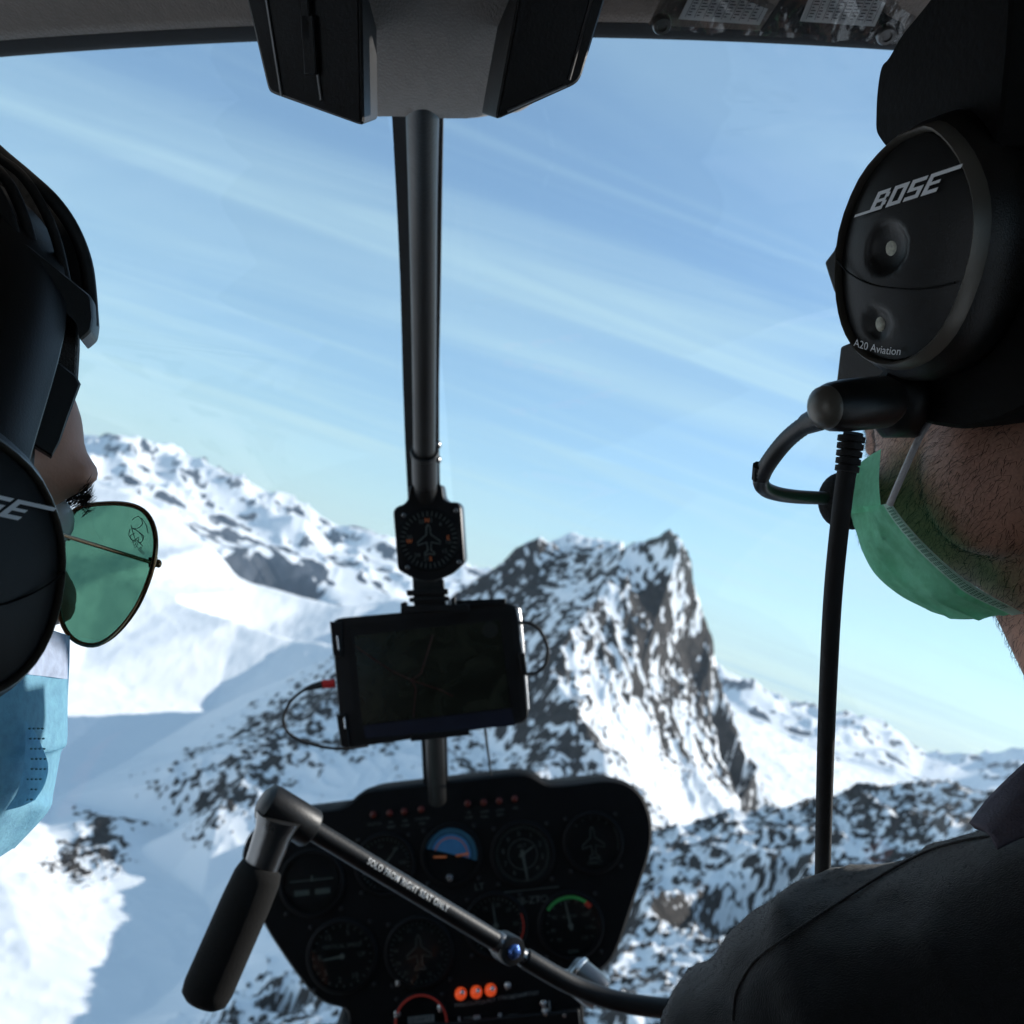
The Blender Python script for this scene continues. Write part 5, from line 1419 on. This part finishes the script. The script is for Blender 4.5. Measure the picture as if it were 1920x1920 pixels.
gp0 = px(100, 540, .374); gn = Vector((.55, -.80, .05)).normalized()
mb = MB(); mb.prism(rounded([unp(x, y, gp0 - Vector((0, .020, 0)), gn) for x, y in ((28, 448), (48, 456), (172, 556), (175, 596), (171, 622), (150, 640), (146, 610), (40, 500), (10, 470))], .0015, 3), Vector((-.006, .02, .0)), .0008, .001); part('headband_end', mb, 'headset_magnesium', hs2, smooth=30)
mb = MB(); mb.prism([unp(x, y, gp0 + Vector((-.004, .014, 0)), gn) for x, y in ((-90, 225), (0, 294), (60, 345), (120, 415), (150, 485), (162, 560), (160, 625), (30, 560), (-90, 560))], Vector((-.004, .012, 0))); part('headband_lining', mb, 'cushion_leather', hs2)
mb = MB(); mb.prism(rounded([unp(x, y, gp0 + Vector((0, .002, 0)), gn) for x, y in ((20, 470), (146, 605), (146, 640), (142, 708), (40, 620), (-40, 560))], .002, 3), Vector((-.008, .02, 0)), .001, .001); part('head_pad', mb, 'knit_pad', hs2, smooth=30)
mb = MB(); mb.prism([unp(x, y, gp0 - Vector((.0, .004, 0)), gn) for x, y in ((-60, 560), (0, 590), (60, 640), (143, 704), (152, 720), (128, 785), (112, 830), (98, 856), (40, 820), (-60, 760))], Vector((-.008, .016, 0)), .0008, .001); part('yoke', mb, 'headset_plastic', hs2, smooth=30)
mb = MB(); bpth = bez([FL(f_, -r_, u_) for f_, r_, u_ in ((.010, .090, .030), (.034, .082, .085), (.042, .066, .118), (.040, .036, .142), (.038, 0, .150), (.040, -.036, .142), (.042, -.066, .118), (.034, -.082, .085), (.010, -.100, .030))], 48)
rows = []
for i, p in enumerate(bpth):
    t_ = (bpth[min(i + 1, len(bpth) - 1)] - bpth[max(i - 1, 0)]).normalized(); o_ = t_.cross(FL.f).normalized()
    rows.append([p + FL.f * a_ + o_ * b_ for a_, b_ in ((-.014, .003), (.010, .003), (.013, 0), (.010, -.003), (-.014, -.003), (-.017, 0), (-.014, .003))])
mb.grid(rows); part('headband', mb, 'headset_plastic', hs2, smooth=50)
lc = FL(-.0, .122, -.005)
mb = MB()
def lloop(k, h): return [lc + FL.l * h + (FL.f * u + FL.u * v) * k for u, v in OUTL]
mb.grid([lloop(.05, .006), lloop(.94, .002), lloop(1.05, -.004), lloop(1.15, -.018), lloop(1.08, -.035), lloop(.7, -.05)], True); part('ear_cup', mb, 'headset_magnesium', hs2, smooth=50)

# ================================================================ sunglasses of the passenger
sg = thing('sunglasses', 'aviator sunglasses with green lenses and thin brown frame at the left', 'sunglasses', px(200, 1080, .42))
SN = (FL.f * .97 - FL.l * .16 - FL.u * .10).normalized()
SP0 = px(205, 1080, .418)
lens_px = [(150, 951), (200, 944), (240, 946), (268, 957), (285, 980), (292, 1012), (289, 1050), (277, 1092), (258, 1135), (232, 1172), (204, 1198), (175, 1210), (146, 1204), (124, 1183), (112, 1150), (108, 1100), (116, 1030), (130, 975)]
lens3 = [unp(x, y, SP0, SN) for x, y in lens_px]
lcx = sum(lens3, Vector()) / len(lens3)
sa_ = (-FL.l - SN * (-FL.l).dot(SN)).normalized(); sb_ = SN.cross(sa_); sb_ = sb_ if sb_.z > 0 else -sb_
l2 = closed_smooth([((p - lcx).dot(sa_), (p - lcx).dot(sb_)) for p in lens3], 3)
mirror_l = FL.inv(lcx)
lc2 = FL(mirror_l[0], -mirror_l[1] if abs(mirror_l[1]) > .02 else .034, mirror_l[2]); SN2 = (FL.f * .97 + FL.l * .16 - FL.u * .10).normalized(); sa2 = (FL.l - SN2 * FL.l.dot(SN2)).normalized(); sb2 = SN2.cross(sa2); sb2 = sb2 if sb2.z > 0 else -sb2
for c_, a_, b_, n_ in ((lcx, sa_, sb_, SN), (lc2, sa2, sb2, SN2)):
    mb = MB(); rows = [[c_ + (a_ * u + b_ * v) * k + n_ * (.0028 * (1 - k * k)) for u, v in l2] for k in (1, .8, .55, .3, .08)]
    mb.grid(rows, True); mb.add(rows[-1], [tuple(range(len(l2)))]); ln = part('lens', mb, 'green_lens', sg, smooth=80)
    mb = MB(); path = [c_ + a_ * u + b_ * v for u, v in l2]; mb.tube(path + path[:2], .00105, 8, caps=False); part('rim', mb, 'gold_wire', sg, smooth=80)
    if c_ is lcx:
        # the engraved scribble on the lens and the small print under it
        pm = lambda x, y: unp(x, y, SP0, SN) + SN * .0006 - SN * .0012
        mb = MB()
        for st in (((248, 985), (252, 1000), (258, 1018)), ((250, 975), (262, 968), (270, 982), (258, 992), (250, 990), (266, 1000), (270, 1012)), ((254, 1000), (246, 1006), (252, 1014), (262, 1008), (260, 1022)), ((264, 1000), (272, 1006), (266, 1018), (258, 1012), (270, 1024)), ((246, 992), (244, 1004), (250, 1012)), ((268, 972), (276, 984), (280, 1000))):
            mb.tube(bez([pm(*q) for q in st], 14), .00017, 4)
        u_ = (pm(270, 1037) - pm(252, 1018)).normalized(); w_ = SN.cross(u_); w_ = w_ if w_.z > 0 else -w_
        tv, tf = text_geo('Ray-Ban', .0030, shear=.3)
        mb.add([pm(261, 1026) + u_ * x + w_ * y for x, y in tv], tf); part('lens_engraving', mb, 'print_ink', ln, smooth=0)
mb = MB(); mb.tube(bez([lcx - sa_ * .027 + sb_ * .014, FL(mirror_l[0] + .004, 0, mirror_l[2] + .016), lc2 - sa2 * .027 + sb2 * .014], 12), .0009, 8); part('bridge', mb, 'gold_wire', sg)
h3 = px(288, 1056, .4165); t1 = px(133, 1008, .372); t0 = px(60, 985, .345)
mb = MB(); mb.tube([h3, t1, t0], .00085, 8); part('temple', mb, 'gold_wire', sg, smooth=80)
mb = MB(); mb.box(h3 + Vector((-.0002, 0, .0004)), Vector((.0013, 0, 0)), Vector((0, .0022, 0)), Vector((0, 0, .0022))); mb.ball(h3 + Vector((.0018, .0006, -.0002)), Vector((.0015, 0, 0)), Vector((0, .0015, 0)), Vector((0, 0, .0018)), 10, 8); part('hinge', mb, 'gold_wire', sg, bevel=.0004)
q = FL.inv(h3); q0 = FL.inv(t0); mb = MB(); mb.tube([FL(q[0], -q[1], q[2]), FL(q0[0], -q0[1], q0[2])], .00085, 8); part('temple', mb, 'gold_wire', sg, smooth=80)

# ================================================================ face masks
def sheet(rows, sub=4):
    """smooth surface through rows of points"""
    rows = [bez(r_, sub * (len(r_) - 1)) for r_ in rows]
    cols = list(zip(*rows)); cols = [bez(c_, sub * (len(c_) - 1)) for c_ in cols]
    return [list(r_) for r_ in zip(*cols)]
gm = thing('face_mask', 'pleated green surgical mask on the person at the right', 'face mask', px(1720, 1160, .45))
G = [[(1668, 944, .418), (1640, 946, .434), (1612, 950, .452), (1588, 962, .470), (1592, 950, .520), (1680, 930, .560)],
     [(1690, 975, .416), (1660, 985, .430), (1632, 985, .446), (1604, 992, .466), (1620, 985, .520), (1700, 960, .560)],
     [(1722, 1012, .414), (1685, 1022, .428), (1652, 1030, .446), (1618, 1035, .464), (1640, 1025, .515), (1720, 1000, .555)],
     [(1770, 1058, .412), (1725, 1068, .426), (1680, 1075, .442), (1642, 1075, .460), (1665, 1070, .508), (1740, 1040, .550)],
     [(1830, 1104, .410), (1785, 1116, .422), (1735, 1122, .438), (1690, 1118, .456), (1710, 1110, .500), (1770, 1080, .540)],
     [(1915, 1150, .410), (1865, 1157, .420), (1805, 1158, .434), (1745, 1146, .452), (1760, 1135, .490), (1810, 1110, .53)]]
rows = sheet([[px(*q) for q in r_] for r_ in G], 6)
nr, nc = len(rows), len(rows[0])
for i in range(nr):
    for j in range(nc):
        v, u = i / (nr - 1), j / (nc - 1)
        amp = .0046 * math.sin(math.pi * min(1, u * 1.5))
        pl = lambda q: 1 - 2 * abs((q % 1.0) - .35) ** .7 if False else ((q % 1.0) ** 3)
        f_ = amp * (1.3 * pl(u * 6.0 + .25 * math.sin(v * 3.0)) * (.4 + .6 * v) + .5 * math.sin(u * 11 - v * 9) + .35 * math.sin(v * 17 + u * 5))
        rows[i][j] = rows[i][j] + Vector((-.4, -.8, -.2)) * f_
mb = MB(); mb.grid(rows); part('cloth', mb, 'mask_green', gm, smooth=80)
edge_l = [r_[0] for r_ in rows]; edge_in = [r_[0] * .72 + r_[4] * .28 for r_ in rows]
mb = MB(); mb.grid([[a + (a - b) * .25 + Vector((-.0002, -.0016, 0)) for a, b in zip(edge_l, edge_in)], [a + Vector((-.0004, -.0019, 0)) for a in edge_l], [b + (b - a) * 1.15 + Vector((-.0006, -.0018, 0)) for a, b in zip(edge_l, edge_in)]]); part('side_seam', mb, 'mask_edge', gm, smooth=80)
st = MB()
for i in range(2, len(edge_l) - 2):
    for t_ in (.45, .85, 1.25, 1.65):
        a, b = edge_l[i], edge_in[i]; q = a + (b - a) * t_ + Vector((-.0008, -.0026, 0)); d = (edge_l[i + 1] - edge_l[i - 1]).normalized(); w = (b - a).normalized()
        for o_ in (-.35, .35): st.box(q + d * (o_ * .0022), d * .00045, w * .00022, Vector((0, .0002, 0)))
part('stitch_marks', st, 'stitch_dark', gm, smooth=0, kind='stuff')
N_ = [[(1652, 842, .436), (1628, 856, .452), (1604, 878, .470), (1640, 870, .53)], [(1648, 900, .432), (1622, 905, .448), (1594, 915, .468), (1640, 905, .53)], [(1652, 955, .426), (1622, 960, .446), (1586, 964, .470), (1620, 955, .53)]]
nrw = sheet([[px(*q) for q in r_] for r_ in N_], 6)
mb = MB(); mb.grid(nrw); part('upper_panel', mb, 'mask_green', gm, smooth=80)
st = MB()
for i in range(8):
    for j in range(5):
        x, y = 1606 + j * 9 - i * .8, 868 + i * 12; q = px(x, y, .4455 + (1650 - x) * .00045); st.ball(q, Vector((.00045, 0, 0)), Vector((0, .0003, 0)), Vector((0, 0, .0004)), 6, 4)
part('bond_dots', st, 'dot_green', gm, smooth=0, kind='stuff')
mb = MB(); mb.tube(bez([px(1744, 786, .404), px(1720, 828, .402), px(1694, 886, .405), px(1668, 946, .413)], 20), .00145, 8); part('ear_loop', mb, 'strap_elastic', gm, smooth=80)

bm_ = thing('face_mask', 'pale blue surgical mask on the person at the left edge', 'face mask', px(60, 1600, .40))
G = [[(-30, 1180, .345), (30, 1196, .362), (80, 1178, .382), (129, 1192, .405), (118, 1188, .455), (60, 1180, .50)],
     [(-30, 1240, .345), (40, 1240, .362), (85, 1240, .382), (128, 1246, .405), (118, 1240, .455), (60, 1235, .50)],
     [(-30, 1300, .345), (46, 1300, .362), (90, 1310, .384), (125, 1315, .405), (116, 1310, .455), (60, 1300, .50)],
     [(-30, 1385, .345), (50, 1378, .362), (96, 1395, .384), (124, 1392, .403), (116, 1390, .455), (60, 1380, .50)],
     [(-30, 1420, .345), (40, 1420, .362), (80, 1420, .384), (108, 1412, .400), (110, 1410, .450), (60, 1400, .49)],
     [(-40, 1480, .345), (30, 1475, .362), (66, 1478, .382), (96, 1484, .398), (96, 1480, .445), (50, 1470, .48)],
     [(-60, 1530, .345), (10, 1528, .360), (50, 1524, .378), (86, 1523, .392), (84, 1520, .43), (40, 1510, .46)],
     [(-90, 1650, .345), (-50, 1640, .360), (-10, 1612, .376), (22, 1592, .390), (24, 1590, .42), (0, 1570, .45)]]
rows = sheet([[px(*q) for q in r_] for r_ in G], 5)
nr, nc = len(rows), len(rows[0])
for i in range(nr):
    for j in range(nc):
        v, u = i / (nr - 1), j / (nc - 1)
        rows[i][j] = rows[i][j] + Vector((.3, -.9, 0)) * (.0013 * math.sin(v * 38 + u * 4) * math.sin(math.pi * min(1, u * 1.5)))
mb = MB(); mb.grid(rows); part('cloth', mb, 'mask_blue', bm_, smooth=80)
top_ = rows[:8]
mb = MB(); mb.grid([[p + Vector((.0006, -.0016, .0)) for p in r_[:18]] for r_ in top_[:8]]); part('top_hem', mb, 'mask_lilac', bm_, smooth=80)
F_ = [[(48, 1352, .356), (62, 1366, .360), (72, 1384, .366)], [(46, 1420, .354), (68, 1425, .360), (90, 1432, .368)], [(34, 1480, .352), (60, 1478, .358), (84, 1470, .366)], [(10, 1520, .350), (40, 1512, .356), (66, 1500, .362)]]
mb = MB(); mb.grid(sheet([[px(*q) for q in r_] for r_ in F_], 5)); part('side_flap', mb, 'mask_blue', bm_, smooth=80)
st = MB()
for i in range(8):
    for j in range(4):
        x, y = 52 + j * 8 + (6 - abs(i - 3.5)) * 1.5 - max(0, i - 4) * 7, 1366 + i * 19; q = px(x, y, .3555 + j * .001); st.ball(q, Vector((.0006, 0, 0)), Vector((0, .0003, 0)), Vector((0, 0, .0004)), 6, 4)
part('bond_dots', st, 'dot_blue', bm_, smooth=0, kind='stuff')
mb = MB(); mb.tube(bez([px(30, 1190, .355), px(0, 1120, .350), px(-60, 1080, .345)], 10), .0012, 8); part('ear_loop', mb, 'strap_elastic', bm_, smooth=80)

# collar and shoulder seam of the pilot's fleece
C0 = [[(1822, 1548, .380), (1850, 1510, .385), (1885, 1472, .39), (1930, 1430, .40), (1990, 1390, .41)], [(1850, 1560, .368), (1880, 1530, .37), (1910, 1508, .372), (1950, 1490, .376), (2000, 1470, .38)], [(1870, 1590, .362), (1900, 1575, .362), (1940, 1560, .362), (1980, 1550, .364), (2030, 1540, .366)]]
mb = MB(); mb.grid(sheet([[px(*q) for q in r_] for r_ in C0], 5)); part('collar', mb, 'shirt_lilac', pilot, solid=.003, smooth=80)

# raised seam over the pilot's shoulder, laid on the cloth
from mathutils.bvhtree import BVHTree
jk = [c_ for c_ in pilot.children if c_.name.startswith('jacket')][0]
bv = BVHTree.FromPolygons([v.co + pbase for v in jk.data.vertices], [tuple(p.vertices) for p in jk.data.polygons])
def on_jacket(x, y):
    d_ = Vector(((x - 960) / FPX, 1.0, -(y - 960) / FPX)).normalized()
    h = bv.ray_cast(Vector(), d_, 3.0)
    return h[0] + h[1] * .0006 if h[0] is not None else None
sm = [on_jacket(x, y) for x, y in ((1375, 1915), (1380, 1870), (1395, 1835), (1420, 1800), (1470, 1762), (1530, 1722), (1590, 1684), (1650, 1646), (1700, 1618), (1745, 1596), (1800, 1580), (1860, 1570), (1915, 1566))]
sm = [p for p in sm if p is not None]
if len(sm) > 2:
    mb = MB(); mb.tube(bez(sm, 40), .0006, 8); part('shoulder_seam', mb, 'knit_pad', pilot, smooth=80)

# loose fibres of the fleece where the shoulder is in view
pmat('fleece_fibre', (.016, .016, .0165), .9, bump=0, spec=.1)
fib = []
jv = jk.data.vertices
for p in jk.data.polygons:
    q = jv[p.vertices[0]].co + pbase
    if q.y < .15: continue
    X_, Y_ = q.x / q.y * FPX + 960, 960 - q.z / q.y * FPX
    if not (1180 < X_ < 1990 and 1400 < Y_ < 1990) or p.normal.dot(q) > .12 * q.length: continue
    n_ = p.area * 420000
    for _ in range(int(n_) + (random.random() < n_ % 1)):
        a, b, c_ = (jv[p.vertices[i]].co + pbase for i in (0, 1, 2)); r1, r2 = random.random(), random.random()
        fib.append((a * (1 - r1) + (b * (1 - r2) + c_ * r2) * r1, p.normal.copy(), Vector((random.gauss(0, 1), random.gauss(0, 1), random.gauss(0, 1)))))
hair_tufts('fleece_fuzz', pilot, fib[:30000], .0019, .00005, mat='fleece_fibre', curl=.8, lift=.7)
print('fibres', len(fib))

# ================================================================ seats
for x, who in ((-.30, 'left'), (.28, 'right')):
    st_ = thing('seat', 'black leather seat under the person at the %s' % who, 'seat', (x, .30, -1.05), 'front seats')
    mb = MB(); mb.box((x, .36, -.92), (.22, 0, 0), (0, .24, .02), (0, -.008, .055)); part('cushion', mb, 'seat_leather', st_, bevel=.03, bseg=4)
    mb = MB(); mb.box((x, .105, -.60), (.21, 0, 0), (0, .035, .004), (0, -.03, .28)); part('backrest', mb, 'seat_leather', st_, bevel=.025, bseg=4)
    mb = MB(); mb.box((x, .34, -1.02), (.20, 0, 0), (0, .22, 0), (0, 0, .045)); part('seat_box', mb, 'interior_grey', st_, bevel=.01)
# ================================================================ the air between the ranges
haze_mb = MB(); haze_mb.box((0, 0, (float(FZ.min()) - 1 + float(max(FZ.max(), GZ.max())) + 40) / 2), (13600, 0, 0), (0, 13600, 0), (0, 0, (float(max(FZ.max(), GZ.max())) + 40 - float(min(FZ.min(), GZ.min())) + 1) / 2 + 30))
hme = haze_mb.mesh('haze', Vector())
haze = bpy.data.objects.new('haze', hme); COL.objects.link(haze); haze['kind'] = 'stuff'; haze['label'] = 'thin blue mountain haze filling the whole view'
m, n, l = new_mat('haze_air')
o = n.new('ShaderNodeOutputMaterial'); v = n.new('ShaderNodeVolumePrincipled')
v.inputs['Color'].default_value = (.62, .80, 1.0, 1); v.inputs['Density'].default_value = 3.2e-5; v.inputs['Anisotropy'].default_value = 0.1
l.new(v.outputs[0], o.inputs['Volume'])
hme.materials.append(m)
